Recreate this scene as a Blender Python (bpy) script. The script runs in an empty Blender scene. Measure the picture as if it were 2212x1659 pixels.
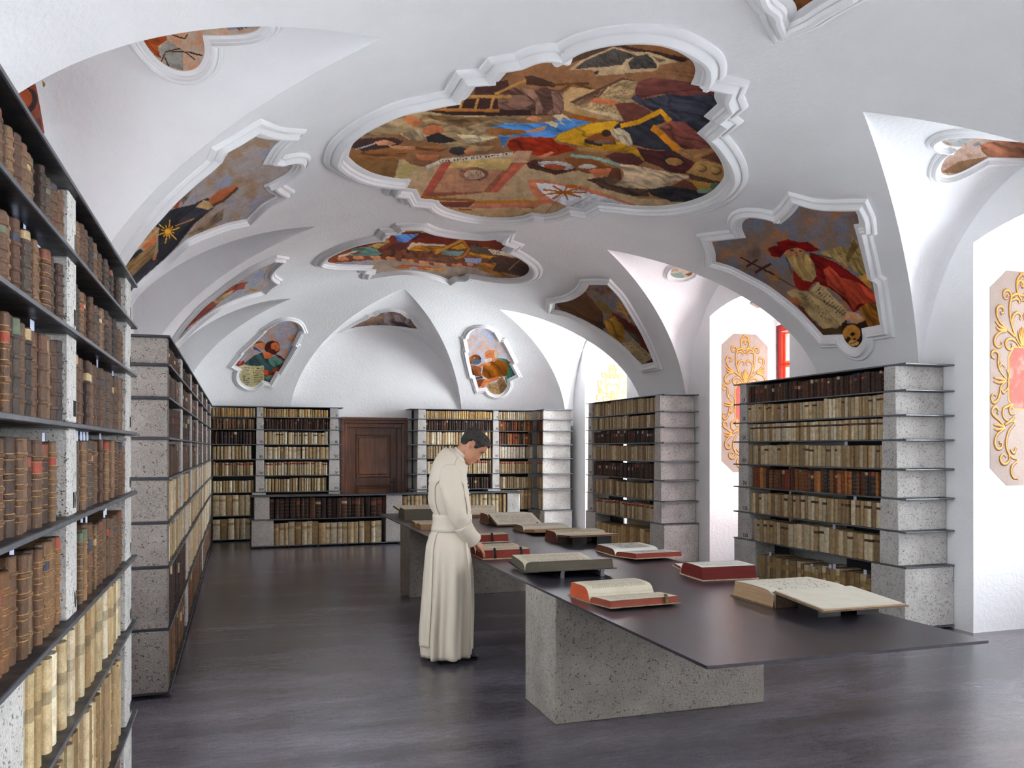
import bpy, math, random
import numpy as np
from mathutils import Vector
C = bpy.context.scene.collection
sc = bpy.context.scene
R = random.Random(7)

# ---------------------------------------------------------------- camera, light, exposure
CAMZ, HY, FPX, CXP = 1.62, 968.0, 1815.0, 1106.0
YAW = math.atan((1106 - 515) / 1815.0)
SN, CS = math.sin(YAW), math.cos(YAW)
cam_d = bpy.data.cameras.new('camera')
cam_d.sensor_width = 36.0
cam_d.lens = FPX / 2212 * 36
cam_d.shift_y = (HY - 829.5) / 2212
cam_d.clip_start = 0.05
cam = bpy.data.objects.new('camera', cam_d)
C.objects.link(cam)
cam.location = (0, 0, CAMZ)
cam.rotation_euler = (math.pi / 2, 0, -YAW)
sc.camera = cam
sc.view_settings.view_transform = 'Standard'
sc.view_settings.look = 'None'
sc.view_settings.gamma = 1
sc.view_settings.use_curve_mapping = False
sc.view_settings.exposure = 2.34
sc.cycles.max_bounces = 14
sc.cycles.diffuse_bounces = 9
sc.cycles.glossy_bounces = 4
sc.cycles.transparent_max_bounces = 8
sc.cycles.sample_clamp_indirect = 8
w = bpy.data.worlds.new('sky'); sc.world = w; w.use_nodes = True
w.node_tree.nodes['Background'].inputs[0].default_value = (0.88, 0.96, 1.0, 1)
w.node_tree.nodes['Background'].inputs[1].default_value = 9.0


def portal(x, y, z, sx, sy, rot):
    l = bpy.data.lights.new('window_portal', 'AREA')
    l.shape = 'RECTANGLE'; l.size = sx; l.size_y = sy
    l.cycles.is_portal = True
    o = bpy.data.objects.new('window_portal', l); C.objects.link(o)
    o.location = (x, y, z); o.rotation_euler = rot


BAYS = [-3.79, 0.54, 4.87, 9.20, 13.53]
for yc in BAYS:
    portal(7.40, yc, 2.1, 1.7, 2.5, (0, math.pi / 2, 0))
for yc in (-3.79, 0.54, 4.87):
    portal(-1.38, yc, 2.2, 1.7, 2.4, (0, -math.pi / 2, 0))  # portals of the added left-wall windows


# ---------------------------------------------------------------- helpers
def lin(c):
    out = []
    for v in c[:3]:
        v = v / 255.0
        out.append(v / 12.92 if v <= 0.04045 else ((v + 0.055) / 1.055) ** 2.4)
    return tuple(out)


def tag(o, label=None, cat=None, group=None, kind=None):
    if label: o['label'] = label
    if cat: o['category'] = cat
    if group: o['group'] = group
    if kind: o['kind'] = kind
    return o


def thing(name, loc, label=None, cat=None, group=None, kind=None):
    o = bpy.data.objects.new(name, None); C.objects.link(o)
    o.location = loc
    o.empty_display_size = 0.1
    return tag(o, label, cat, group, kind)


def origin(o):
    x = y = z = 0.0
    while o is not None:
        x += o.location.x; y += o.location.y; z += o.location.z
        o = o.parent
    return (x, y, z)


def build(name, v, f, mat, parent=None, cols=None, smooth=False, midx=None, vcols=None):
    """link a mesh whose vertices are given in world coordinates; cols = one linear rgb per face, vcols = per vertex"""
    me = bpy.data.meshes.new(name)
    ox = origin(parent) if parent is not None else (0, 0, 0)
    if isinstance(v, np.ndarray):
        v = (v - np.array(ox)).tolist()
    elif parent is not None:
        v = [(p[0] - ox[0], p[1] - ox[1], p[2] - ox[2]) for p in v]
    if isinstance(f, np.ndarray):
        f = f.tolist()
    me.from_pydata(v, [], f)
    for m in (mat if isinstance(mat, (list, tuple)) else [mat]):
        me.materials.append(m)
    if smooth:
        me.polygons.foreach_set('use_smooth', [True] * len(me.polygons))
    if midx is not None:
        me.polygons.foreach_set('material_index', midx)
    if cols is not None:
        at = me.color_attributes.new('Col', 'FLOAT_COLOR', 'CORNER')
        n = np.empty(len(me.polygons), dtype=np.int32); me.polygons.foreach_get('loop_total', n)
        ca = np.ones((len(cols), 4)); ca[:, :3] = np.array(cols)[:, :3]
        at.data.foreach_set('color', np.repeat(ca, n, axis=0).ravel())
    if vcols is not None:
        at = me.color_attributes.new('Col', 'FLOAT_COLOR', 'POINT')
        ca = np.ones((len(vcols), 4)); ca[:, :3] = vcols
        at.data.foreach_set('color', ca.ravel())
    o = bpy.data.objects.new(name, me); C.objects.link(o)
    if parent is not None: o.parent = parent
    return o


class MB:
    def __init__(s): s.v = []; s.f = []; s.c = []
    def add(s, v, f, c=(1, 1, 1)):
        b = len(s.v); s.v += list(v)
        s.f += [tuple(i + b for i in q) for q in f]
        s.c += list(c) if isinstance(c, list) else [c] * len(f)
        return s
    def box(s, x0, x1, y0, y1, z0, z1, c=(1, 1, 1)):
        v = [(x, y, z) for z in (z0, z1) for y in (y0, y1) for x in (x0, x1)]
        return s.add(v, [(0, 2, 3, 1), (4, 5, 7, 6), (0, 1, 5, 4), (2, 6, 7, 3), (0, 4, 6, 2), (1, 3, 7, 5)], c)
    def cbox(s, x0, x1, y0, y1, z0, z1, b=0.006, c=(1, 1, 1)):
        lo = (x0, y0, z0); hi = (x1, y1, z1); V = []; idx = {}
        for cz in (0, 1):
            for cy in (0, 1):
                for cx in (0, 1):
                    for ax in range(3):
                        p = []
                        for k, cc in enumerate((cx, cy, cz)):
                            e = hi[k] if cc else lo[k]
                            if k != ax: e += -b if cc else b
                            p.append(e)
                        idx[(cx, cy, cz, ax)] = len(V); V.append(tuple(p))
        F = []
        for ax in range(3):
            for sd in (0, 1):
                o = [k for k in range(3) if k != ax]
                q = []
                for a, bb in ((0, 0), (1, 0), (1, 1), (0, 1)):
                    k = [0, 0, 0]; k[ax] = sd; k[o[0]] = a; k[o[1]] = bb
                    q.append(idx[(k[0], k[1], k[2], ax)])
                flip = (sd == 0) ^ (ax == 1)
                F.append(tuple(q[::-1]) if flip else tuple(q))
        for ax in range(3):
            o = [k for k in range(3) if k != ax]
            for a in (0, 1):
                for bb in (0, 1):
                    k0 = [0, 0, 0]; k0[o[0]] = a; k0[o[1]] = bb; k1 = list(k0); k1[ax] = 1
                    F.append((idx[(*k0, o[0])], idx[(*k1, o[0])], idx[(*k1, o[1])], idx[(*k0, o[1])]))
        for cz in (0, 1):
            for cy in (0, 1):
                for cx in (0, 1):
                    F.append(tuple(idx[(cx, cy, cz, a)] for a in range(3)))
        return s.add(V, F, c)
    def tube(s, pts, rad, n=8, c=(1, 1, 1), flat=1.0, up=None, cap=True):
        P = [Vector(p) for p in pts]; V = []; F = []
        if not isinstance(rad, (list, tuple)): rad = [rad] * len(P)
        u = None
        for i, p in enumerate(P):
            t = (P[min(i + 1, len(P) - 1)] - P[max(i - 1, 0)])
            t = t.normalized() if t.length > 1e-9 else Vector((0, 0, 1))
            if up is not None: u = Vector(up)
            elif u is None: u = Vector((0, 0, 1)) if abs(t.z) < .9 else Vector((1, 0, 0))
            a = t.cross(u)
            a = a.normalized() if a.length > 1e-6 else Vector((1, 0, 0))
            b = a.cross(t).normalized(); u = b
            for k in range(n):
                g = 2 * math.pi * k / n
                V.append(tuple(p + a * (math.cos(g) * rad[i]) + b * (math.sin(g) * rad[i] * flat)))
        for i in range(len(P) - 1):
            for k in range(n):
                F.append((i * n + k, i * n + (k + 1) % n, (i + 1) * n + (k + 1) % n, (i + 1) * n + k))
        if cap:
            F.append(tuple(range(n))[::-1]); F.append(tuple((len(P) - 1) * n + k for k in range(n)))
        return s.add(V, F, c)
    def loft(s, rings, c=(1, 1, 1), closed=True, cap=True):
        n = len(rings[0]); V = [p for r in rings for p in r]; F = []
        for i in range(len(rings) - 1):
            for k in range(n if closed else n - 1):
                F.append((i * n + k, i * n + (k + 1) % n, (i + 1) * n + (k + 1) % n, (i + 1) * n + k))
        if cap and closed:
            F.append(tuple(range(n))[::-1]); F.append(tuple((len(rings) - 1) * n + k for k in range(n)))
        return s.add(V, F, c)
    def prism(s, pts, axis, a0, a1, c=(1, 1, 1)):
        n = len(pts)
        def mk(p, a):
            return (a, p[0], p[1]) if axis == 'x' else (p[0], a, p[1]) if axis == 'y' else (p[0], p[1], a)
        V = [mk(p, a0) for p in pts] + [mk(p, a1) for p in pts]
        F = [tuple(range(n))[::-1], tuple(range(n, 2 * n))] + [(k, (k + 1) % n, n + (k + 1) % n, n + k) for k in range(n)]
        return s.add(V, F, c)
    def build(s, name, mat, parent=None, smooth=False, col=False, **k):
        return build(name, s.v, s.f, mat, parent, cols=s.c if col else None, smooth=smooth, **k)


def auto_smooth(o, deg=35):
    import bmesh
    bm = bmesh.new(); bm.from_mesh(o.data)
    bmesh.ops.recalc_face_normals(bm, faces=bm.faces)
    for f in bm.faces: f.smooth = True
    th = math.radians(deg)
    for e in bm.edges:
        e.smooth = not (len(e.link_faces) != 2 or e.calc_face_angle(0) > th)
    bm.to_mesh(o.data); bm.free()
    return o


# ---------------------------------------------------------------- materials
def mat(name, base=(128, 128, 128), rough=0.6, metal=0.0, spec=0.5, attr=False, noise=None, bump=None, stain=None, pits=None, fine=None, streak=None, roughvar=None, stain2=False):
    """noise=(scale, low, high) multiplies the colour; bump=(scale, strength, distance); stain=(scale, colour, amount);
    pits=(scale, size, depth) small dark voids; fine=(scale,low,high) second grain; streak=(sx,sy,sz,low,high,scale)"""
    m = bpy.data.materials.new(name); m.use_nodes = True
    nt = m.node_tree; N = nt.nodes; L = nt.links; b = N['Principled BSDF']
    b.inputs['Roughness'].default_value = rough; b.inputs['Metallic'].default_value = metal
    b.inputs['Specular IOR Level'].default_value = spec
    tc = N.new('ShaderNodeTexCoord'); geo = N.new('ShaderNodeNewGeometry')
    P = geo.outputs['Position']
    if attr:
        a = N.new('ShaderNodeVertexColor'); a.layer_name = 'Col'; col = a.outputs['Color']
    else:
        a = N.new('ShaderNodeRGB'); a.outputs[0].default_value = (*lin(base), 1); col = a.outputs[0]

    def nz(scale, detail=4, rough_=0.6, vec=P):
        n = N.new('ShaderNodeTexNoise'); n.inputs['Scale'].default_value = scale
        n.inputs['Detail'].default_value = detail; n.inputs['Roughness'].default_value = rough_
        L.new(vec, n.inputs['Vector']); return n.outputs['Fac']

    def rng(x, a0, a1, b0, b1):
        r = N.new('ShaderNodeMapRange'); r.inputs[1].default_value = a0; r.inputs[2].default_value = a1
        r.inputs[3].default_value = b0; r.inputs[4].default_value = b1; r.interpolation_type = 'SMOOTHSTEP'; L.new(x, r.inputs[0]); return r.outputs[0]

    def mul(c, f):
        x = N.new('ShaderNodeVectorMath'); x.operation = 'SCALE'
        L.new(c, x.inputs[0]); L.new(f, x.inputs['Scale']); return x.outputs[0]
    if noise: col = mul(col, rng(nz(noise[0]), .25, .75, noise[1], noise[2]))
    if fine: col = mul(col, rng(nz(fine[0], 2), .3, .7, fine[1], fine[2]))
    if streak:
        mp = N.new('ShaderNodeMapping'); mp.inputs['Scale'].default_value = streak[:3]; L.new(P, mp.inputs[0])
        if len(streak) > 6: mp.inputs['Rotation'].default_value = (0, 0, streak[6])
        col = mul(col, rng(nz(streak[5], 6, .55, mp.outputs[0]), .2, .8, streak[3], streak[4]))
    if stain:
        mx = N.new('ShaderNodeMix'); mx.data_type = 'RGBA'
        L.new(rng(nz(stain[0], 6, .65), .48, .72, 0, stain[2]), mx.inputs[0]); L.new(col, mx.inputs[6])
        mx.inputs[7].default_value = (*lin(stain[1]), 1); col = mx.outputs[2]
    if stain2:   # fine trowel scratches and faint arcs
        mp2 = N.new('ShaderNodeMapping'); mp2.inputs['Scale'].default_value = (1.6, 5.0, 1); mp2.inputs['Rotation'].default_value = (0, 0, -.25); L.new(P, mp2.inputs[0])
        col = mul(col, rng(nz(6.0, 8, .75, mp2.outputs[0]), .32, .7, .82, 1.25))
        mp3 = N.new('ShaderNodeMapping'); mp3.inputs['Scale'].default_value = (5.0, 1.2, 1); mp3.inputs['Rotation'].default_value = (0, 0, .5); L.new(P, mp3.inputs[0])
        col = mul(col, rng(nz(5.0, 8, .75, mp3.outputs[0]), .58, .74, 1.0, 1.5))
        mx = N.new('ShaderNodeMix'); mx.data_type = 'RGBA'
        L.new(rng(nz(.45, 3, .5), .42, .66, 0, .6), mx.inputs[0]); L.new(col, mx.inputs[6])
        wm = N.new('ShaderNodeVectorMath'); wm.operation = 'MULTIPLY'; L.new(col, wm.inputs[0]); wm.inputs[1].default_value = (1.05, .86, .76)
        L.new(wm.outputs[0], mx.inputs[7]); col = mx.outputs[2]
    hgt = None
    if bump: hgt = rng(nz(bump[0], 6, .6), 0, 1, 0, bump[1])
    if pits:
        vo = N.new('ShaderNodeTexVoronoi'); vo.inputs['Scale'].default_value = pits[0]; L.new(P, vo.inputs['Vector'])
        sz = N.new('ShaderNodeMath'); sz.operation = 'MULTIPLY'
        L.new(rng(nz(pits[0] * .35, 2), .42, .68, 0.0, pits[1]), sz.inputs[0]); sz.inputs[1].default_value = 1.0
        lt = N.new('ShaderNodeMath'); lt.operation = 'LESS_THAN'; L.new(vo.outputs['Distance'], lt.inputs[0]); L.new(sz.outputs[0], lt.inputs[1])
        col = mul(col, rng(lt.outputs[0], 0, 1, 1, .28))
        if hgt is not None:
            sb = N.new('ShaderNodeMath'); sb.operation = 'SUBTRACT'; L.new(hgt, sb.inputs[0])
            L.new(rng(lt.outputs[0], 0, 1, 0, pits[2]), sb.inputs[1]); hgt = sb.outputs[0]
    L.new(col, b.inputs['Base Color'])
    if roughvar: L.new(rng(nz(roughvar[0], 5), .3, .7, roughvar[1], roughvar[2]), b.inputs['Roughness'])
    if hgt is not None:
        bp = N.new('ShaderNodeBump'); bp.inputs['Strength'].default_value = 1; bp.inputs['Distance'].default_value = bump[2]
        L.new(hgt, bp.inputs['Height']); L.new(bp.outputs[0], b.inputs['Normal'])
    return m


M = {}
M['plaster'] = mat('white_lime_plaster', (243, 243, 244), .85, noise=(1.3, .96, 1.02), bump=(26, 1, .004), spec=.2)
M['stucco'] = mat('white_stucco_moulding', (240, 240, 241), .75, noise=(4, .96, 1.02), spec=.25)
M['fresco'] = mat('painted_fresco', attr=True, rough=.8, fine=(170, .86, 1.2), noise=(9, .93, 1.12), spec=.15)
M['concrete'] = mat('porous_cast_concrete', (200, 197, 192), .85, noise=(5, .84, 1.08), fine=(130, .86, 1.1), bump=(60, 1, .004), pits=(150, .5, 1.0), spec=.2)
M['concrete_dark'] = mat('dark_shade_toned_concrete', (128, 120, 114), .85, noise=(4, .8, 1.1), fine=(120, .8, 1.15), bump=(60, 1, .006), pits=(100, .45, 1.2), spec=.2)  # darker copy of the concrete, the end pier's shade put into its colour
M['concrete_table'] = mat('worn_cast_concrete', (158, 151, 143), .85, noise=(5, .8, 1.1), fine=(130, .82, 1.14), bump=(60, 1, .005), pits=(110, .45, 1.0), spec=.2)
M['steel'] = mat('blackened_steel', (46, 47, 54), .42, metal=.35, noise=(7, .8, 1.15), roughvar=(9, .3, .55))
M['steel_edge'] = mat('pale_steel_lit_edge', (120, 124, 130), .4, metal=.6, noise=(14, .75, 1.1))  # lighter steel that colours shelf edges as lit; also scratches and brackets
M['table'] = mat('waxed_black_steel_plate', (58, 54, 61), .28, metal=.25, noise=(1.2, .8, 1.2), streak=(3, .6, 1, .8, 1.2, 3), fine=(90, .92, 1.08), spec=.6)
M['floor'] = mat('dark_polished_screed', (92, 88, 96), .24, noise=(.6, .7, 1.25), streak=(.35, 1.6, 1, .55, 1.45, 1.8, .12), fine=(70, .88, 1.12), stain2=True, bump=(60, 1, .0006), spec=.6)
M['book'] = mat('old_binding', attr=True, rough=.55, fine=(260, .8, 1.14), noise=(28, .78, 1.2), bump=(140, 1, .0016), spec=.35)
M['vellum'] = mat('aged_vellum', attr=True, rough=.6, fine=(200, .84, 1.1), noise=(22, .75, 1.15), bump=(90, 1, .0016), stain=(17, (150, 112, 66), .55), spec=.35)
M['page'] = mat('printed_page', attr=True, rough=.8, noise=(12, .93, 1.03), spec=.15)
M['edge'] = mat('page_edges', attr=True, rough=.75, streak=(1, 1, 60, .72, 1.15, 6), spec=.15)
M['paper'] = mat('paper_slip', (196, 202, 226), .8)
M['wood'] = mat('dark_walnut_wood', (98, 58, 36), .35, noise=(3, .75, 1.15), streak=(18, 18, 1.2, .55, 1.3, 2.2), spec=.5)
M['wood_panel'] = mat('walnut_panel_wood', (128, 80, 48), .35, noise=(2.5, .7, 1.15), streak=(9, 9, 1.0, .6, 1.25, 2.4), spec=.5)
M['red'] = mat('red_painted_window_wood', (176, 28, 18), .4, noise=(6, .9, 1.1))
M['amber'] = mat('amber_glass', (255, 110, 60), .1)
M['gold'] = mat('ochre_gold_paint', (206, 142, 66), .6, noise=(30, .82, 1.1), spec=.3)
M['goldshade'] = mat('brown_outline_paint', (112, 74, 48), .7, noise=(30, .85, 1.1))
M['panel'] = mat('grey_ornament_field', (150, 132, 122), .8, noise=(3, .85, 1.08), fine=(50, .95, 1.05))
M['redmarble'] = mat('red_painted_marble', (160, 66, 50), .7, noise=(6, .8, 1.15), stain=(5, (214, 160, 140), .5))
M['habit'] = mat('cream_white_wool', (222, 211, 192), .85, fine=(700, .94, 1.04), bump=(500, 1, .0006), spec=.15)
M['habit2'] = mat('cream_white_wool_scapular', (225, 214, 196), .85, fine=(700, .94, 1.04), bump=(500, 1, .0006), spec=.15)
M['skin'] = mat('skin', (198, 142, 112), .5, noise=(30, .9, 1.06), spec=.4)
M['hair'] = mat('greying_dark_hair', (58, 52, 50), .6, fine=(160, .5, 1.5), noise=(40, .6, 2.0), bump=(300, 1, .003))
M['shoe'] = mat('navy_suede', (40, 46, 66), .6, noise=(30, .8, 1.2))
M['black'] = mat('dark_metal', (34, 32, 32), .4, metal=.5)
M['brass'] = mat('aged_brass_clasp', (92, 76, 48), .45, metal=.6, noise=(60, .6, 1.3))
M['cover'] = mat('worn_cover', attr=True, rough=.7, noise=(30, .7, 1.2), fine=(150, .8, 1.1))
M['stencil'] = mat('black_stencil', (30, 28, 28), .8)
M['clear'] = None
g = bpy.data.materials.new('clear_glass'); g.use_nodes = True
nt = g.node_tree; nt.nodes.remove(nt.nodes['Principled BSDF'])
tr = nt.nodes.new('ShaderNodeBsdfTransparent'); gl = nt.nodes.new('ShaderNodeBsdfGlossy'); gl.inputs['Roughness'].default_value = .05
mx = nt.nodes.new('ShaderNodeMixShader'); mx.inputs[0].default_value = .06
nt.links.new(tr.outputs[0], mx.inputs[1]); nt.links.new(gl.outputs[0], mx.inputs[2]); nt.links.new(mx.outputs[0], nt.nodes['Material Output'].inputs[0])
M['clear'] = g
g2 = g.copy(); g2.name = 'red_amber_glass'
[n for n in g2.node_tree.nodes if n.type == 'BSDF_TRANSPARENT'][0].inputs[0].default_value = (.6, .24, .12, 1)
M['amber'] = g2
g3 = g.copy(); g3.name = 'daylight_cut_glass'
[n for n in g3.node_tree.nodes if n.type == 'BSDF_TRANSPARENT'][0].inputs[0].default_value = (.58, .585, .59, 1)  # grey tint added only to hold back daylight
M['dim'] = g3
g4 = g3.copy(); g4.name = 'daylight_cut_glass_strong'
[n for n in g4.node_tree.nodes if n.type == 'BSDF_TRANSPARENT'][0].inputs[0].default_value = (.45, .455, .46, 1)  # stronger tint, tunes the fill from the added left windows
M['shade'] = g4
# ---------------------------------------------------------------- the vault
CX, A_, B_, ZS = 2.49, 3.63, 2.2, 2.05
XL, XR, YB, YN = CX - A_, CX + A_, 15.75, -5.955
GX, GS = 1.70, 0.77           # where a side lunette starts, and how fast its groins part
LY, LS, ZL = 13.2, 0.639, 3.92  # the lunette of the end wall


def V(X, Y):
    X = np.asarray(X, float); Y = np.asarray(Y, float)
    u = np.abs(X - CX) / A_; v = np.maximum(0, Y - (YB - A_)) / A_
    r = (u ** 5 + v ** 5) ** .2
    return ZS + B_ * np.sqrt(np.clip(1 - r * r, 0, 1))


def side_lun(X, Y, yc):
    """height of a side lunette; nan outside its groins"""
    x = np.abs(X - CX) - GX
    yg = GS * np.maximum(x, 1e-6); v = (Y - yc) / yg
    xa = X
    z0 = V(xa, yc - yg); z1 = V(xa, yc + yg)
    t = (v + 1) / 2
    ze = z0 * (1 - t) + z1 * t
    zr = float(V(CX + GX, yc))
    zr = np.maximum(zr, np.maximum(z0, z1))
    z = ze + (zr - (z0 + z1) / 2) * np.sqrt(np.clip(1 - v * v, 0, 1))
    return np.where((x > 0) & (np.abs(v) <= 1), z, np.nan)


def back_lun(X, Y):
    hw = LS * np.maximum(Y - LY, 1e-6); v = (X - CX) / hw
    ze = V(CX + hw, Y); k = np.clip((Y - LY) / (YB - LY), 0, 1)
    zr = float(V(CX, LY)) * (1 - k) + ZL * k
    zr = np.maximum(zr, ze)
    z = ze + (zr - ze) * np.sqrt(np.clip(1 - v * v, 0, 1))
    return np.where((Y > LY) & (np.abs(v) <= 1), z, np.nan)


def ceil_h(X, Y):
    z = V(X, Y)
    for yc in BAYS:
        s = side_lun(X, Y, yc); z = np.where(np.isnan(s), z, s)
    s = back_lun(X, Y)
    return np.where(np.isnan(s), z, s)


def rays(px, py):
    px = np.asarray(px, float); py = np.asarray(py, float)
    a = (px - CXP) / FPX; b = (HY - py) / FPX
    return np.stack([SN + a * CS, CS - a * SN, b], -1)


def cast(px, py, H=ceil_h, tmax=22.0, step=.08, t0=.6):
    """first hit of sight lines with the ceiling surface"""
    D = rays(px, py); n = len(D); t = np.full(n, t0); hit = np.full(n, np.nan); live = np.ones(n, bool)
    def F(t, D):
        X = D[:, 0] * t; Y = D[:, 1] * t
        h = H(X, Y)
        out = (X < XL) | (X > XR) | (Y > YB)
        h = np.where(out, 0.0, h)
        return CAMZ + D[:, 2] * t - h
    while t[0] < tmax and live.any():
        t = t + step
        idx = np.where(live)[0]
        f = F(t[idx], D[idx])
        h = idx[f >= 0]
        if len(h):
            lo = t[h] - step; hi = t[h].copy(); Dh = D[h]
            for _ in range(16):
                m = (lo + hi) / 2; f2 = F(m, Dh)
                up = f2 >= 0
                hi = np.where(up, m, hi); lo = np.where(up, lo, m)
            hit[h] = hi; live[h] = False
    P = D * hit[:, None]; P[:, 2] += CAMZ
    return P


def normal(P, H=ceil_h):
    e = .012
    X, Y = P[:, 0], P[:, 1]
    X0 = np.clip(X - e, XL + .001, XR - .001); X1 = np.clip(X + e, XL + .001, XR - .001)
    Y1 = np.clip(Y + e, -90, YB - .001); Y0 = Y1 - 2 * e
    gx = (H(X1, Y) - H(X0, Y)) / (X1 - X0); gy = (H(X, Y1) - H(X, Y0)) / (Y1 - Y0)
    gx = np.nan_to_num(gx); gy = np.nan_to_num(gy)
    N = np.stack([gx, gy, -np.ones(len(P))], -1)
    return N / np.linalg.norm(N, axis=1)[:, None]


def make_ceiling():
    import bmesh
    xs = [CX + A_ * math.sin(math.radians(a)) for a in np.linspace(-90, 90, 97)]
    ys = list(np.arange(YN, 11.9, .14)) + [YB - A_ + A_ * math.sin(math.radians(a)) for a in np.linspace(0, 90, 61)]
    bm = bmesh.new()
    g = [[bm.verts.new((x, y, 0)) for x in xs] for y in ys]
    for j in range(len(ys) - 1):
        for i in range(len(xs) - 1):
            bm.faces.new((g[j][i], g[j][i + 1], g[j + 1][i + 1], g[j + 1][i]))
    def cut(p, q):
        d = Vector((q[0] - p[0], q[1] - p[1], 0)); n = Vector((-d.y, d.x, 0)).normalized()
        x0, x1 = sorted((p[0], q[0])); y0, y1 = sorted((p[1], q[1])); e = .2
        fs = [f for f in bm.faces if x0 - e <= f.calc_center_median().x <= x1 + e and y0 - e <= f.calc_center_median().y <= y1 + e]
        vs = {v for f in fs for v in f.verts}; es = {e_ for f in fs for e_ in f.edges}
        bmesh.ops.bisect_plane(bm, geom=list(vs) + list(es) + fs, plane_co=Vector((p[0], p[1], 0)), plane_no=n, dist=1e-6)
    for yc in BAYS:
        for s in (-1, 1):
            for q in (-1, 1):
                cut((CX + s * GX, yc), (CX + s * A_, yc + q * GS * (A_ - GX)))
    for s in (-1, 1):
        cut((CX, LY), (CX + s * LS * (YB - LY), YB))
    def inside(x, y):
        for yc in BAYS:
            k = abs(x - CX) - GX
            if k > 0 and abs(y - yc) < GS * k - 1e-5: return True
        return y > LY and abs(x - CX) < LS * (y - LY) - 1e-5
    dead = []
    for f in bm.faces:
        c = f.calc_center_median()
        if inside(c.x, c.y): dead.append(f)
    bmesh.ops.delete(bm, geom=dead, context='FACES')
    vs = [v for v in bm.verts]
    z = V([v.co.x for v in vs], [v.co.y for v in vs])
    for v, h in zip(vs, z): v.co.z = h
    me = bpy.data.meshes.new('ceiling'); bm.to_mesh(me); bm.free()
    me.materials.append(M['plaster'])
    me.polygons.foreach_set('use_smooth', [True] * len(me.polygons))
    o = bpy.data.objects.new('ceiling', me); C.objects.link(o); tag(o, kind='structure')
    # the lunettes: shells of their own
    def patch(fn, us, nv, P):
        v = []; f = []
        vv = [math.sin(math.radians(a)) for a in np.linspace(-90, 90, nv)]
        for u in us:
            for s in vv: v.append(P(u, s))
        v = np.array(v); z = fn(v[:, 0], v[:, 1])
        # exactly at the groins the two shells meet
        gz = V(v[:, 0], v[:, 1]); edge = np.isnan(z); z = np.where(edge, gz, z)
        for j in range(len(us)):
            z[j * nv] = gz[j * nv]; z[j * nv + nv - 1] = gz[j * nv + nv - 1]
        vs = np.column_stack([v, z])
        for j in range(len(us) - 1):
            for i in range(nv - 1):
                a = j * nv + i; f.append((a, a + 1, a + nv + 1, a + nv))
        return vs, f
    for yc in BAYS:
        for s in (-1, 1):
            us = np.linspace(GX + .0005, A_, 40)
            vs, f = patch(lambda X, Y: side_lun(X, Y, yc), us, 49, lambda u, q: (CX + s * u, yc + q * GS * (u - GX) * .99999))
            build('ceiling_lunette', vs, f, M['plaster'], o, smooth=True)
    us = np.linspace(LY + .0005, YB, 40)
    vs, f = patch(back_lun, us, 49, lambda u, q: (CX + q * LS * (u - LY) * .99999, u))
    build('ceiling_lunette', vs, f, M['plaster'], o, smooth=True)
    return o


make_ceiling()
# roof shell outside, so no sky leaks in
r = MB().box(XL - .6, 8.2, YN - .9, YB + .6, 4.5, 4.7)
tag(r.build('roof_slab', M['concrete_dark']), kind='structure')
fl = MB().box(XL - .5, 7.6, YN - .5, YB + .5, -.2, 0)
tag(fl.build('floor', M['floor']), kind='structure')
# casting joints of the screed
for x0, y0, x1, y1 in ((3.32, 2.1, 6.1, 5.2), (.2, 2.55, 6.1, 3.35), (.0, 7.7, 1.75, 7.85), (-.4, 11.9, 6, 12.0)):
    d = math.hypot(x1 - x0, y1 - y0); nx, ny = -(y1 - y0) / d * .0012, (x1 - x0) / d * .0012
    m = MB(); m.add([(x0 - nx, y0 - ny, .0008), (x1 - nx, y1 - ny, .0008), (x1 + nx, y1 + ny, .0008), (x0 + nx, y0 + ny, .0008)], [(0, 1, 2, 3)])
    fo = m.build('floor_joint', M['stencil'], bpy.data.objects['floor'])

# walls: right wall with window niches
NH, NZ, NR, XW = .875, 3.42, .15, 7.18
def arch_z(dy):
    k = abs(dy) / (GS * (A_ - GX))
    return ZS + (float(V(CX + GX, 0)) - ZS) * math.sqrt(max(0, 1 - k * k)) if k < 1 else ZS
def niche_z(dy): return NZ + NR * (1 - (dy / NH) ** 2)

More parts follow.
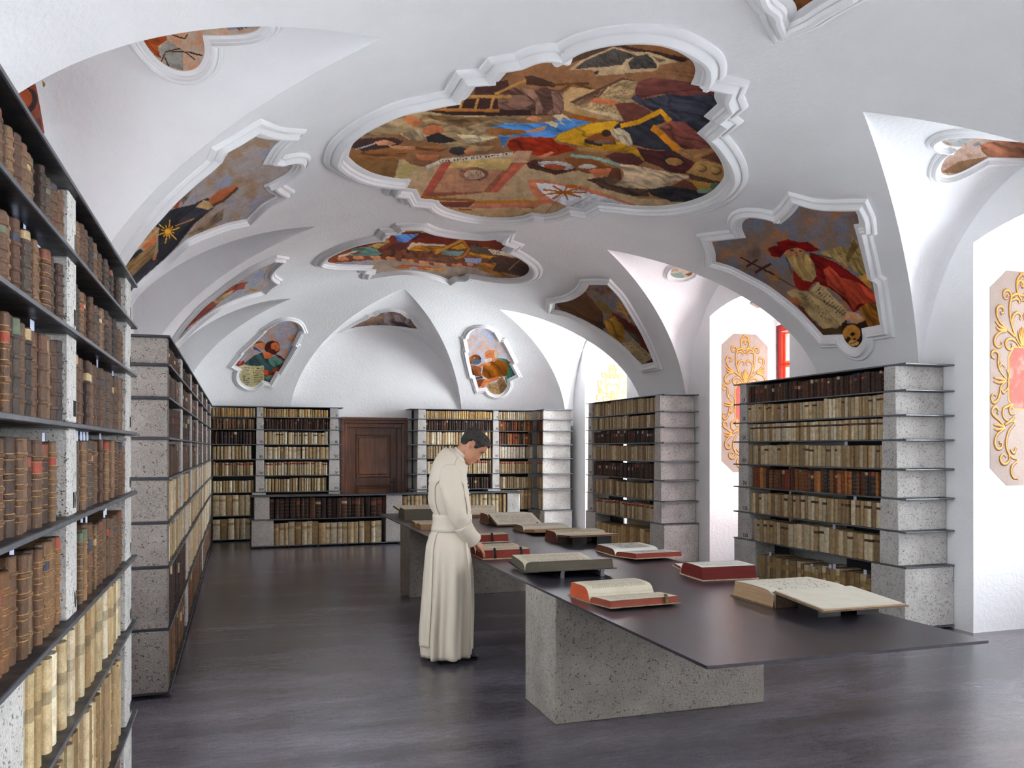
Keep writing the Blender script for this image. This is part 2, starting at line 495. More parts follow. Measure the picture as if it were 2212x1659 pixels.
wr = MB()
for yc in BAYS:
    y0, y1 = yc - 2.165, yc + 2.165
    if yc == BAYS[-1]: y1 = YB + .02
    wr.add([(XR, y0, 0), (XR, yc - NH, 0), (XR, yc - NH, ZS), (XR, y0, ZS)], [(0, 1, 2, 3)])
    wr.add([(XR, yc + NH, 0), (XR, y1, 0), (XR, y1, ZS), (XR, yc + NH, ZS)], [(0, 1, 2, 3)])
    n = 44; W_ = GS * (A_ - GX)
    ys = sorted(set([yc - W_ * math.cos(math.pi * i / n) for i in range(n + 1)] + [yc - NH, yc + NH]))
    for a, b in zip(ys[:-1], ys[1:]):
        m_ = (a + b) / 2
        la = niche_z(a - yc) if abs(m_ - yc) < NH else ZS; lb = niche_z(b - yc) if abs(m_ - yc) < NH else ZS
        wr.add([(XR, a, la), (XR, b, lb), (XR, b, max(lb, arch_z(b - yc)) + .01), (XR, a, max(la, arch_z(a - yc)) + .01)], [(0, 1, 2, 3)])
    # jambs, soffit, window breast
    for s in (-1, 1):
        y = yc + s * NH
        wr.add([(XR, y, 0), (XW, y, 0), (XW, y, NZ), (XR, y, NZ)], [(0, 1, 2, 3)])
    k = 12
    for i in range(k):
        a = -NH + 2 * NH * i / k; b = -NH + 2 * NH * (i + 1) / k
        wr.add([(XR, yc + a, niche_z(a)), (XR, yc + b, niche_z(b)), (XW, yc + b, niche_z(b)), (XW, yc + a, niche_z(a))], [(0, 1, 2, 3)])
    wr.box(XW, XW + .3, yc - NH - .05, yc + NH + .05, 0, .85)
    wr.box(XW, XW + .3, yc - NH - .05, yc + NH + .05, 3.34, 4.0)
wr.box(XR + .005, XW + .28, -1.625 - .0, -1.625 + .0001, 0, .01)
tag(auto_smooth(wr.build('wall_right', M['plaster'])), kind='structure')
# masonry behind the niches keeps the sky out
mz = MB()
yy = [YN - .3] + [q for yc in BAYS for q in (yc - NH - .02, yc + NH + .02)] + [YB + .3]
for i in range(0, len(yy), 2): mz.box(XW + .01, XW + .5, yy[i], yy[i + 1], 0, 4.5)
for yc in BAYS: mz.box(XW + .29, XW + .5, yc - NH - .02, yc + NH + .02, 3.34, 4.5); mz.box(XW + .29, XW + .5, yc - NH - .02, yc + NH + .02, 0, .85)
tag(mz.build('wall_right_outer_face', M['concrete_dark']), kind='structure')
# left wall; its three windows are unseen additions that fill the room with light
wl = MB()
LWZ0, LWZ1 = 1.0, 3.1
LW = [(-3.79 - .85, -3.79 + .85), (.54 - .85, .54 + .85), (4.87 - .75, 4.87 + .75)]
inw = lambda y: any(p < y < q for p, q in LW)
cuts = sorted([YN, YB] + [q for p in LW for q in p])
for a, b in zip(cuts[:-1], cuts[1:]):
    z1 = LWZ0 if inw((a + b) / 2) else ZS
    wl.add([(XL, a, 0), (XL, b, 0), (XL, b, z1), (XL, a, z1)], [(0, 3, 2, 1)])
for yc in BAYS:
    n = 44; W_ = GS * (A_ - GX)
    ys = sorted([yc - W_ * math.cos(math.pi * i / n) for i in range(n + 1)] + [q for p in LW for q in p if abs(q - yc) < W_])
    for a, b in zip(ys[:-1], ys[1:]):
        lo = LWZ1 if inw((a + b) / 2) else ZS
        wl.add([(XL, a, lo), (XL, b, lo), (XL, b, max(lo, arch_z(b - yc)) + .01), (XL, a, max(lo, arch_z(a - yc)) + .01)], [(0, 3, 2, 1)])
wo = MB()
edges_ = [YN - .3] + [q for p in LW for q in p] + [YB + .3]
for i in range(0, len(edges_), 2): wo.box(XL - .5, XL - .28, edges_[i], edges_[i + 1], 0, 4.5)
wo.box(XL - .5, XL - .1, LW[2][0], LW[2][1], 2.6, LWZ1)  # added block lowering the window head, keeps its light off the lunette
for p, q in LW:
    for y in (p, q): wl.add([(XL, y, LWZ0), (XL - .28, y, LWZ0), (XL - .28, y, LWZ1), (XL, y, LWZ1)], [(0, 1, 2, 3)])
    for z in (LWZ0, LWZ1): wl.add([(XL, p, z), (XL - .28, p, z), (XL - .28, q, z), (XL, q, z)], [(0, 1, 2, 3)])
    wo.box(XL - .5, XL - .28, p, q, 0, LWZ0); wo.box(XL - .5, XL - .28, p, q, LWZ1, 4.5)
tag(auto_smooth(wl.build('wall_left', M['plaster'])), kind='structure')
tag(wo.build('wall_left_outer_face', M['concrete_dark']), kind='structure')
# back wall with the door opening and near wall
DX0, DX1, DZ = 1.96, 2.86, 2.02
wb = MB()
wb.box(XL - .5, DX0, YB, YB + .5, 0, 4.6); wb.box(DX1, 7.7, YB, YB + .5, 0, 4.6); wb.box(DX0, DX1, YB, YB + .5, DZ, 4.6)
tag(wb.build('wall_back', M['plaster']), kind='structure')
wn = MB()
wn.box(XL - .5, 7.7, YN - .5, YN, 0, 4.6)
tag(wn.build('wall_front', M['plaster']), kind='structure')


def window(n, x, y, z0, z1, wdt, face, glass='clear'):
    """red-framed casement; face = +x wall or near wall"""
    W = thing('window_%d' % n, (x, y, z0), kind='structure')
    def bx(m, a0, a1, c0, c1, d0, d1):
        if face == 'x': m.cbox(x + d0, x + d1, y + a0, y + a1, c0, c1, .006)
        else: m.cbox(x + a0, x + a1, y + d0, y + d1, c0, c1, .006)
    h = wdt / 2; t = .09
    m = MB()
    bx(m, -h, -h + t, z0, z1, -.04, .05); bx(m, h - t, h, z0, z1, -.04, .05)
    bx(m, -h + t, h - t, z0, z0 + t, -.04, .05); bx(m, -h + t, h - t, z1 - t, z1, -.04, .05)
    m.build('window_frame', M['red'], W)
    m = MB(); bx(m, -.035, .035, z0 + t, z1 - t, -.03, .04); m.build('mullion', M['red'], W)
    nr = 5
    for i in range(1, nr):
        z = z0 + t + (z1 - z0 - 2 * t) * i / nr
        for s in (-1, 1):
            m = MB(); bx(m, *(sorted((s * .035, s * (h - t)))), z - .011, z + .011, -.012, .012); m.build('glazing_bar', M['red'], W)
    for s in (-1, 1):
        for i in range(nr):
            za = z0 + t + (z1 - z0 - 2 * t) * i / nr + .011; zb = z0 + t + (z1 - z0 - 2 * t) * (i + 1) / nr - .011
            m = MB(); bx(m, *(sorted((s * .075, s * (h - t - .04)))), za + .03, zb - .03, .0, .003); m.build('pane', M[glass], W)
            # the coloured border strips of the pane
            m = MB()
            a0, a1 = sorted((s * .035, s * (h - t))); b0, b1 = sorted((s * .075, s * (h - t - .04)))
            bx(m, a0, b0, za, zb, 0, .003); bx(m, b1, a1, za, zb, 0, .003); bx(m, b0, b1, za, za + .03, 0, .003); bx(m, b0, b1, zb - .03, zb, 0, .003)
            m.build('coloured_pane_border', M['amber' if n == 4 else glass], W)
    return W


for i, yc in enumerate(BAYS): window(i + 1, XW + .06, yc, .85, 3.34, 2 * NH, 'x', 'dim' if i in (2, 3) else 'clear')
window(6, XL - .2, .54, LWZ0, LWZ1, 1.7, 'x', 'shade'); window(7, XL - .2, -3.79, LWZ0, LWZ1, 1.7, 'x', 'shade'); window(8, XL - .2, 4.87, LWZ0, 2.6, 1.5, 'x', 'dim')  # unseen left-wall windows, added as fill light

# walnut door at the end of the room
D = thing('door_1', (2.41, YB, 0), kind='structure')
for k, (o0, o1, y) in enumerate(((.17, .115, .115), (.125, .06, .085), (.07, -.02, .045))):
    m = MB()
    m.cbox(DX0 - o0, DX0 - o1, YB - y, YB + .02, 0, DZ + o1, .01); m.cbox(DX1 + o1, DX1 + o0, YB - y, YB + .02, 0, DZ + o1, .01)
    m.cbox(DX0 - o0, DX1 + o0, YB - y, YB + .02, DZ + o1, DZ + o0, .01)
    m.build('door_frame', M['wood'], D)
m = MB()
m.cbox(DX0 + .01, DX0 + .12, YB + .02, YB + .07, .01, DZ, .004); m.cbox(DX1 - .13, DX1 - .01, YB + .02, YB + .07, .01, DZ, .004)
for z0, z1 in ((.01, .2), (.92, 1.07), (DZ - .15, DZ)): m.cbox(DX0 + .12, DX1 - .13, YB + .02, YB + .07, z0, z1, .004)
leaf = m.build('door_leaf', M['wood'], D)
for z0, z1 in ((.2, .92), (1.07, DZ - .15)):
    a, b = DX0 + .12, DX1 - .13
    m = MB(); m.box(a, b, YB + .052, YB + .06, z0, z1)
    m.cbox(a + .05, b - .05, YB + .035, YB + .06, z0 + .05, z1 - .05, .012); m.build('door_panel', M['wood_panel'], D)
    m = MB(); e = .022
    m.cbox(a, a + e, YB + .008, YB + .05, z0, z1, .007); m.cbox(b - e, b, YB + .008, YB + .05, z0, z1, .007)
    m.cbox(a, b, YB + .008, YB + .05, z0, z0 + e, .007); m.cbox(a, b, YB + .008, YB + .05, z1 - e, z1, .007)
    m.build('panel_moulding', M['wood'], D)
m = MB(); m.box(DX1 - .085, DX1 - .045, YB + .012, YB + .02, .62, 1.05); hp = m.build('lock_plate', M['black'], D)
m = MB(); m.tube([(DX1 - .065, YB + .015, .98), (DX1 - .065, YB - .03, .98), (DX1 - .15, YB - .04, .985)], .009); m.build('door_handle', M['black'], D)
tag(MB().box(DX0 - .3, DX1 + .3, YB + .45, YB + .6, 0, 2.3).build('wall_behind_door', M['concrete_dark']), kind='structure')
# ---------------------------------------------------------------- bookcases and their books
ZP = [.03, .455, .857, 1.145, 1.43, 1.69, 1.95, 2.165, 2.35]         # shelf heights along the walls
ZI = [.02, .573, .885, 1.176, 1.437, 1.699, 1.919, 2.139, 2.372]     # shelf heights of the two window cases
TH = .015
ORD = 'zeroth first second third fourth fifth sixth seventh eighth ninth tenth eleventh twelfth thirteenth fourteenth fifteenth sixteenth seventeenth eighteenth nineteenth twentieth'.split()
TENS = {2: 'twenty', 3: 'thirty', 4: 'forty', 5: 'fifty', 6: 'sixty'}
def ordw(n):
    if n <= 20: return ORD[n]
    t, u = divmod(n, 10)
    return (TENS[t][:-1] + 'ieth') if u == 0 else TENS[t] + '-' + ORD[u]


def mapper(kind, face):
    if kind == 'w': return lambda a, d, z: (face - d, a, z)      # spines look to +x
    if kind == 'b': return lambda a, d, z: (a, face + d, z)      # spines look to -y
    return lambda a, d, z: (face + d, a, z)                      # spines look to -x


def mbox(m, mp, a0, a1, d0, d1, z0, z1, b=.006, c=(1, 1, 1)):
    p = mp(a0, d0, z0); q = mp(a1, d1, z1)
    m.cbox(min(p[0], q[0]), max(p[0], q[0]), min(p[1], q[1]), max(p[1], q[1]), z0, z1, b, c)
    return m


GLY = {'I': [((0, 0), (0, 1))], 'V': [((-.32, 1), (0, 0)), ((0, 0), (.32, 1))], 'L': [((-.15, 0), (-.15, 1)), ((-.15, .06), (.25, .06))],
       'C': [((.25, .9), (-.1, .95)), ((-.2, .8), (-.2, .2)), ((-.1, .05), (.25, .1))], 'D': [((-.2, 0), (-.2, 1)), ((-.1, .97), (.2, .7)), ((.2, .7), (.2, .3)), ((.2, .3), (-.1, .03))]}
def numeral(txt, mp, a_end, z0, h, parent, flip):
    """stencilled numeral, right-aligned as it is read; flip when 'a' runs against the reading direction"""
    m = MB(); w_ = {'I': .3, 'V': .8, 'L': .6, 'C': .62, 'D': .62}; x = 0
    tot = sum(w_[c] for c in txt); sgn = -1 if flip else 1
    for ch in txt:
        cx = x + w_[ch] / 2 - tot
        for (p, q) in GLY[ch]:
            dx, dz = q[0] - p[0], q[1] - p[1]; L_ = math.hypot(dx, dz); t = .07 if ch != 'I' else .085
            nx, nz = -dz / L_ * t, dx / L_ * t
            P = [(p[0] + nx, p[1] + nz), (q[0] + nx, q[1] + nz), (q[0] - nx, q[1] - nz), (p[0] - nx, p[1] - nz)]
            V_ = [mp(a_end + sgn * (cx + u) * h, -.0012, z0 + v * h) for u, v in P] + [mp(a_end + sgn * (cx + u) * h, .002, z0 + v * h) for u, v in P]
            m.add(V_, [(0, 1, 2, 3), (7, 6, 5, 4), (0, 4, 5, 1), (1, 5, 6, 2), (2, 6, 7, 3), (3, 7, 4, 0)])
        x += w_[ch]
    return m.build('stencilled_numeral', M['stencil'], parent)


SPECS = []
def shade(c, k): return tuple(min(255, q * k) for q in c)
def bookcase(name, label, cat, kind, face, a0, a1, depth, zs, piers, over=(.05, .05), back=True, fills=None, short=None, ends=('near', 'far'),
             nums=None, top_over=.015, cmat='concrete', groupname=None, flipnum=False, flush=(True, True)):
    mp = mapper(kind, face)
    c0 = mp((a0 + a1) / 2, depth / 2, 0)
    T = thing(name, c0, label, cat)
    n = len(zs) - 1
    for k in range(n + 1):
        m = MB(); lo = zs[k] - (TH if k else .0); hi = zs[k] + (0 if k else TH)
        e0, e1 = over
        if k == 0: e0 = min(e0, .0); e1 = min(e1, .0)
        mbox(m, mp, a0 - e0, a1 + e1, -top_over, depth, lo, hi, .002)
        sf = m.build('shelf', M['steel'], T)
        m = MB(); mbox(m, mp, a0 - e0 - .001, a1 + e1 + .001, -top_over - .0015, -top_over + .003, lo + .002, hi - .002, .0006)
        if e0: mbox(m, mp, a0 - e0 - .0015, a0 - e0 + .003, -top_over, depth, lo + .002, hi - .002, .0006)
        elif kind == 'e': mbox(m, mp, a0 - .0015, a0 + .003, -top_over, depth, lo + .002, hi - .002, .0006)
        tag(m.build('shelf_edge', M['steel_edge'], sf), kind='stuff')  # strip added in lighter steel so the slab edge looks lit
    # feet under the lowest board
    m = MB()
    q = a0 + .12
    while q < a1 - .05:
        mbox(m, mp, q, q + .05, .015, .045, 0, zs[0], .002); mbox(m, mp, q, q + .05, depth - .06, depth - .03, 0, zs[0], .002); q += .45
    tag(m.build('shelf_feet', M['steel'], T), kind='stuff')
    if back is True:
        m = MB(); mbox(m, mp, a0, a1, depth - .006, depth - .002, zs[0] + TH, zs[-1] - TH, .001); m.build('back_panel', M['steel'], T)
    elif back:
        for (b0, b1) in back:
            m = MB(); mbox(m, mp, b0, b1, depth / 2, depth / 2 + .004, zs[0] + TH, zs[-1] - TH, .001); m.build('back_panel', M['steel'], T)  # sheets added behind part of the row to block light through the gaps
    for k in range(n):
        z0, z1 = zs[k] + (TH if k == 0 else 0), zs[k + 1] - TH
        ivs = []
        for pr in piers:
            p0, p1, k0, k1 = pr[:4]
            if not (k0 <= k <= k1): continue
            mode = pr[4] if len(pr) > 4 else 'mid'
            if mode == 'start':      # the block grows shorter towards the top
                if k: p0, p1 = p0 + .07 + .007 * k, p1 - .10 - .009 * k
            elif mode == 'end':
                if k: p0, p1 = p0 + .10 + .009 * k, p1 - .07 - .007 * k
            else:
                p0, p1 = p0 + .004 * k, p1 - .004 * k
            m = MB(); mbox(m, mp, p0, p1, 0, depth - (.008 if back is True else 0), z0, z1, .005)
            blk = m.build('concrete_block', M[cmat if p0 < 6.1 or cmat == 'concrete' else 'concrete'], T)  # end pier of the long case takes the copy darkened for shade
            if nums and k >= 1 and (n - k) in nums:
                h = .045
                ae = (p1 - .012) if not flipnum else (p0 + .012)
                numeral(nums[n - k], mp, ae, z0 + .02, h, blk, flipnum)
            ivs.append((p0, p1))
        ivs.sort()
        bays = []
        prev = a0 if flush[0] else None
        for (p0, p1) in ivs:
            if prev is not None and p0 - prev > .1: bays.append((prev, p0))
            prev = p1
        if flush[1] and a1 - prev > .1: bays.append((prev, a1))
        for bi, (s0, s1) in enumerate(bays):
            pal = fills(k, bi, (s0 + s1) / 2)
            if pal: fill(mp, kind, s0 + .004, s1 - .004, z0, z1 - z0, pal, k, bi, len(bays), short, depth, ends, T)
    return T


BROWN = [(84, 60, 46), (104, 76, 56), (70, 52, 43), (58, 49, 45), (92, 64, 48), (116, 88, 64), (80, 66, 56), (96, 70, 52)]
DARK = [(60, 40, 32), (76, 48, 36), (50, 36, 31), (88, 54, 38), (44, 34, 31), (68, 44, 32)]
GILT = [(112, 80, 54), (132, 98, 64), (96, 68, 46), (84, 58, 42), (106, 84, 62), (120, 82, 50)]
VELL = [(212, 196, 160), (190, 170, 130), (222, 210, 182), (200, 178, 138), (176, 150, 108), (216, 202, 172), (160, 130, 88), (206, 192, 164)]
VELB = [(182, 162, 124), (160, 136, 98), (200, 182, 146), (140, 112, 76), (202, 188, 158), (176, 150, 110), (150, 124, 92)]
TAN = [(206, 176, 120), (188, 156, 100), (214, 190, 142), (196, 150, 84), (168, 132, 90)]
GREY = [(206, 196, 176), (190, 178, 156), (214, 206, 190), (180, 162, 132)]
MULTI = [(120, 72, 36), (150, 92, 44), (58, 44, 40), (40, 40, 44), (170, 112, 60), (96, 52, 34), (134, 60, 36)]
WORD = {id(BROWN): 'brown', id(DARK): 'dark brown', id(GILT): 'gilt tan', id(VELL): 'cream', id(VELB): 'stained', id(TAN): 'yellowed', id(GREY): 'greyish', id(MULTI): 'mottled'}


def fill(mp, kind, s0, s1, z0, clear, pal, k, bi, nb, short, depth, ends, T):
    cols, tmin, tmax, hf, feat = pal
    a = s0 + R.uniform(0, .01); i = 0
    leather = cols in (BROWN, DARK, GILT, MULTI)
    run = R.random()
    base_h = clear * hf
    while a < s1 - tmin:
        t = R.uniform(tmin, tmax)
        if R.random() < .25: t *= .75
        if a + t > s1: break
        if R.random() < .12: base_h = clear * min(.97, hf * R.uniform(.93, 1.07))
        h = min(clear * .975, base_h * R.uniform(.975, 1.02)) if feat != 'even' and feat != 'darkband' else clear * hf * R.uniform(.99, 1.01)
        i += 1
        SPECS.append(dict(mp=mp, kind=kind, a=a + t / 2, t=t - R.uniform(.0012, .003), z=z0, h=h, d=R.uniform(0.002, .022), dep=min(depth - .05, h * .72, .30),
                          col=shade(R.choice(cols), R.uniform(.88, 1.06)), word=WORD[id(cols)], leather=leather, feat=feat, seed=R.random(), k=k, bi=bi, nb=nb, short=short, i=i, ends=ends, T=T,
                          lean=0 if R.random() < .8 else R.uniform(-.012, .012)))
        a += t + (R.uniform(0.0005, .005) if R.random() < .9 else R.uniform(.004, .018))


def book_mesh(s, near):
    """closed binding: rounded spine with raised bands, boards, recessed top edge"""
    rr = random.Random(int(s['seed'] * 1e9)); t, h, dep = s['t'], s['h'], s['dep']
    n = 8 if near else 3
    bulge = min(.3 * t, .013)
    base = lin(s['col']); leather = s['leather']; feat = s['feat']
    nbd = (rr.choice((4, 5, 5)) if leather else rr.choice((0, 3, 4))) if near else (3 if leather else 0)
    gold = lin((166, 126, 74)); rows = [(0, -.0008, base)]
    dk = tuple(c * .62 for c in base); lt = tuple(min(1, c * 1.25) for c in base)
    edges = [h * (j + 1) / (nbd + 1) for j in range(nbd)]
    lab = None
    if leather and rr.random() < .38: lab = (rr.choice((nbd - 1, nbd - 1, nbd)), lin(rr.choice(((150, 66, 50), (176, 152, 112), (124, 70, 52), (98, 106, 84), (190, 172, 138), (60, 62, 72), (110, 76, 56))) if feat != 'plain' else base))
    seg = 0
    gilt = leather and ((feat in ('gilt', 'multi') and rr.random() < .55) or rr.random() < .08)
    for j, e in enumerate(edges):
        ccol = lab[1] if lab and lab[0] == j else base
        lo = rows[-1][0]
        if gilt and near: rows.append((e - .0075, 0, ccol)); rows.append((e - .0055, 0, gold))
        else: rows.append((e - .0055, 0, ccol))
        bh = .003 if leather else .002
        rows += [(e - .003, bh * .8, lt if leather else base), (e, bh, lt if leather else base), (e + .003, bh * .8, lt if leather else base), (e + .0055, 0, base)]
        if gilt and near: rows.append((e + .0075, 0, gold))
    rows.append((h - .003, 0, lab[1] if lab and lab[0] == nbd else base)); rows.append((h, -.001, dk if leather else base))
    if not leather:
        if feat in ('darkband',) or (feat == 'labels' and rr.random() < .4):
            rows = [(0, 0, base), (h * .72, 0, base), (h * .82, .0006, lin((74, 48, 34))), (h, 0, base)]
        elif feat == 'redtop' and rr.random() < .8:
            rows = [(0, 0, base), (h * .80, 0, base), (h * .93, .0006, lin((150, 62, 46))), (h, 0, base)]
        elif feat == 'tanband' and rr.random() < .85:
            rows = [(0, 0, base)] + [(h * q, .0004, base) for q in (.15, .3, .45, .6)] + [(h * .68, 0, base), (h * .8, .0006, lin(rr.choice(((178, 148, 98), (166, 140, 84), (186, 160, 116))))), (h, 0, base)]
        elif feat == 'banded' and rr.random() < .85:
            rows = [(0, 0, base), (h * .34, 0, base), (h * .38, .0006, dk), (h * .70, 0, base), (h * .84, .0006, lin((164, 138, 84))), (h, 0, base)]
        elif feat == 'ink' and near:
            rows = [(0, 0, base), (h * .52, 0, base), (h * .66, .0003, tuple(c * .6 for c in base)), (h, 0, base)]
    sec = [(-t / 2, dep)]
    for q in range(n + 1):
        g = math.pi * q / n
        sec.append((-t / 2 * math.cos(g), -bulge * math.sin(g)))
    sec.append((t / 2, dep)); m = len(sec)
    V_, F_, K = [], [], []
    sh = s['lean']
    def P(x, y, z): return s['mp'](s['a'] + x + sh * z, s['d'] + .012 + y, s['z'] + z)
    wob = [rr.uniform(-.0006, .0006) for _ in rows]
    for ri, (z, ex, c) in enumerate(rows):
        for (x, y) in sec:
            k_ = 1 + (2 * ex / t if y <= 0.0005 else 0)
            V_.append(P(x * min(k_, 1.03), (y - ex + wob[ri]) if y < .0005 else y, z))
    for r_ in range(len(rows) - 1):
        for q in range(m - 1):
            F_.append((r_ * m + q, r_ * m + q + 1, (r_ + 1) * m + q + 1, (r_ + 1) * m + q)); K.append(rows[r_ + 1][2])
        F_.append((r_ * m + m - 1, r_ * m, (r_ + 1) * m, (r_ + 1) * m + m - 1)); K.append(base)
    top = (len(rows) - 1) * m
    paper = lin((168, 148, 118)) if rr.random() < .7 else lin((122, 96, 76))
    if near:
        b = len(V_); w_ = .003
        ins = [(max(-t / 2 + w_, min(t / 2 - w_, x)), min(dep, max(y, .002))) for x, y in sec]
        for x, y in ins: V_.append(P(x, y, h))
        for x, y in ins: V_.append(P(x, y, h - .006))
        for q in range(m):
            q2 = (q + 1) % m
            F_.append((top + q, top + q2, b + q2, b + q)); K.append(base)
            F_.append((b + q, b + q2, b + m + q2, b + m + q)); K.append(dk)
        F_.append(tuple(b + m + q for q in range(m))); K.append(paper)
    else:
        F_.append(tuple(top + q for q in range(m))); K.append(paper if s['z'] + h < 1.9 else dk)
    return V_, F_, K


def pix(x, y, z):
    d = x * SN + y * CS; r_ = x * CS - y * SN
    return CXP + FPX * r_ / d, HY - FPX * (z - CAMZ) / d, d


def hidden(x, y, z):
    px, py, d = pix(x, y, z)
    if d < .3 or not (-15 < px < 2225 and -10 < py < 1670): return True
    if y > 5.5 and x < 0 and px < 290: return True
    f = (CAMZ - .755) / (CAMZ - z) if z < .755 else 9
    if f < 1 and 1.77 < x * f < 3.2 and 2.93 < y * f < 11.05: return True
    f = 14.1 / y
    if y > 14.9 and .25 < x * f < 4.75 and CAMZ + (z - CAMZ) * f < .835: return True
    if 932 < px < 1012 and 1000 < py < 1200 and d > 7: return True
    f = 5.57 / x if x > 6.2 else 9
    return False


def make_books():
    for s in SPECS:
        p = s['mp'](s['a'], 0, s['z'] + s['h'] * .6); px, py, d = pix(*p)
        L_ = math.hypot(p[0], p[1])
        face = {'w': (1, 0), 'b': (0, -1), 'e': (-1, 0)}[s['kind']]
        cosf = max(.02, -(p[0] * face[0] + p[1] * face[1]) / L_)
        s['size'] = s['t'] * s['h'] * (cosf + .1) / (d * d) if not hidden(*p) else -1
        if s['size'] < 0:
            s['size'] = -1
        s['p'] = p
    picked = []
    for kind in (True, False):
        c = sorted([s for s in SPECS if s['leather'] == kind and s['size'] > 0], key=lambda s: -s['size'])[:300]
        picked += c
    ids = {id(s) for s in picked}
    rest = {True: ([], [], []), False: ([], [], [])}
    for s in SPECS:
        near = id(s) in ids
        v, f, c = book_mesh(s, near)
        if not near:
            x, y, z = s['p']; px, py, d = pix(x, y, z)
            if s['size'] < 0 and (d < .3 or not (-250 < px < 2450 and -300 < py < 1950)): continue
            A = rest[s['leather']]; b = len(A[0]); A[0].extend(v); A[1].extend(tuple(i + b for i in q) for q in f); A[2].extend(c); continue
        kind = 'leather' if s['leather'] else 'vellum'
        root_p = s['mp'](s['a'], s['d'], s['z'])
        bay = (ORD[s['bi'] + 1] + ' bay ') if s['nb'] > 1 else ''
        label = f"{s['word']} {kind} book, {ordw(s['i'])} from {s['ends'][0]} pier, {bay}{ORD[s['k'] + 1]} shelf, {s['short']}"
        nm = 'leather_bound_book' if s['leather'] else 'vellum_bound_book'
        o = build(nm, [(p[0] - root_p[0], p[1] - root_p[1], p[2] - root_p[2]) for p in v], f, M['book' if s['leather'] else 'vellum'], cols=c)
        o.location = root_p
        tag(o, label, 'book', f"books on the {bay}{ORD[s['k'] + 1]} shelf of {s['short']}")
        if s['short'] != 'low bookcase' and s['size'] > 1.4e-4 and random.Random(s['seed']).random() < .16:
            q = MB(); w_ = min(.042, s['t'] * .85); x0 = random.Random(s['seed'] + 1).uniform(-.3, .3) * s['t']
            hh = .024 + .03 * random.Random(s['seed'] + 2).random()
            mbox(q, s['mp'], s['a'] - w_ / 2 + x0 * .3, s['a'] + w_ / 2 + x0 * .3, s['d'] + .03, s['d'] + .0308, s['z'] + s['h'] - .006, s['z'] + s['h'] + hh, .0003)
            q.build('paper_slip', M['paper'], o)
    for kind, (v, f, c) in rest.items():
        if v:
            w_ = 'leather' if kind else 'vellum'
            o = build(f'small_{w_}_books', v, f, M['book' if kind else 'vellum'], cols=c)
            tag(o, f"remaining small {w_} bound books filling the far and shaded shelves", 'books', kind='stuff')


def P_(cols, t0, t1, hf, feat=None): return (cols, t0, t1, hf, feat)


# --- the bookcase beside the camera
def f_L1(k, bi, mid):
    far = mid > 2.7
    return {0: P_(BROWN, .045, .075, .9), 1: P_(VELB, .035, .065, .84), 2: P_(VELL, .045, .075, .93, 'ink'), 3: P_(GILT, .03, .06, .84, 'gilt'),
            4: P_(BROWN, .035, .07, .86, 'gilt'), 5: P_(BROWN, .028, .055, .85), 6: P_(BROWN, .035, .065, .78), 7: P_(BROWN, .03, .06, .8)}[k]
bookcase('bookcase', 'tall wall bookcase beside the camera, its top shelf highest in the picture', 'bookcase', 'w', -.445, .95, 4.02, .5, ZP,
         [(3.80, 4.02, 0, 0), (3.82, 4.02, 1, 7), (2.56, 2.72, 3, 7), (.95, 1.12, 3, 7), (1.74, 2.08, 0, 2), (.95, 1.12, 0, 2)], flush=(False, False), over=(.05, .07), fills=f_L1, short='close wall bookcase', ends=('near',),
         nums={1: 'I', 2: 'II', 3: 'III', 4: 'IV', 5: 'V', 6: 'VI', 7: 'VII'})


def f_L2(k, bi, mid):
    return {0: P_(GILT, .04, .07, .86, 'gilt'), 1: P_(DARK, .04, .07, .9) if mid < 8 else P_(VELL, .04, .07, .9), 2: P_(VELL, .03, .055, .86), 3: P_(VELL, .03, .055, .9),
            4: P_(BROWN, .03, .055, .84, 'gilt'), 5: P_(DARK, .03, .055, .84), 6: P_(BROWN, .03, .055, .84), 7: P_(DARK, .03, .05, .8)}[k]
bookcase('bookcase', 'long bookcase along the blank wall, its end blocks coloured dark for shade', 'bookcase', 'w', -.435, 5.85, 15.27, .5, ZP,
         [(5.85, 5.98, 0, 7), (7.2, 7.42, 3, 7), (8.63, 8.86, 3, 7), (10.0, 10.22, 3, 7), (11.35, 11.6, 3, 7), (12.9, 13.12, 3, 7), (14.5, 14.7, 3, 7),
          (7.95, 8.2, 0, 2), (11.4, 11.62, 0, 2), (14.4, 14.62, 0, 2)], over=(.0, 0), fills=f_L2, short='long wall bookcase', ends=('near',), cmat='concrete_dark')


def f_BL(k, bi, mid):
    if mid < .3 and k < 8:
        return {0: P_(VELL, .08, .13, .86, 'tanband'), 1: P_(VELL, .08, .13, .92, 'tanband'), 2: P_(VELL, .04, .065, .72), 3: P_(VELB, .035, .075, .88, 'redtop'),
                4: P_(VELL, .045, .075, .9), 5: P_(DARK, .035, .06, .88), 6: P_(GILT, .03, .06, .92, 'multi'), 7: P_(TAN, .03, .055, .86)}[k]
    return {0: P_(VELL, .07, .11, .86, 'tanband'), 1: P_(VELL, .07, .1, .8, 'tanband'), 2: P_(VELL, .035, .06, .82), 3: P_(VELL, .03, .07, .82, 'redtop'),
            4: P_(VELL, .05, .1, .86, 'tanband'), 5: P_(VELL, .03, .07, .88, 'labels'), 6: P_(DARK, .03, .05, .92), 7: P_(TAN, .03, .05, .84)}[k]
NB = {1: 'II', 2: 'III', 3: 'IIII', 4: 'IIV', 5: 'IVI', 6: 'IVII'}
bookcase('bookcase', 'far bookcase filling the corner before the walnut door', 'bookcase', 'b', 15.3, -.43, 1.75, .42, ZP,
         [(.275, .44, 2, 7), (.22, .46, 0, 1), (1.53, 1.73, 0, 7)], flush=(True, False), over=(0, .04), fills=f_BL, short='corner bookcase', ends=('wall-side',), nums=NB)


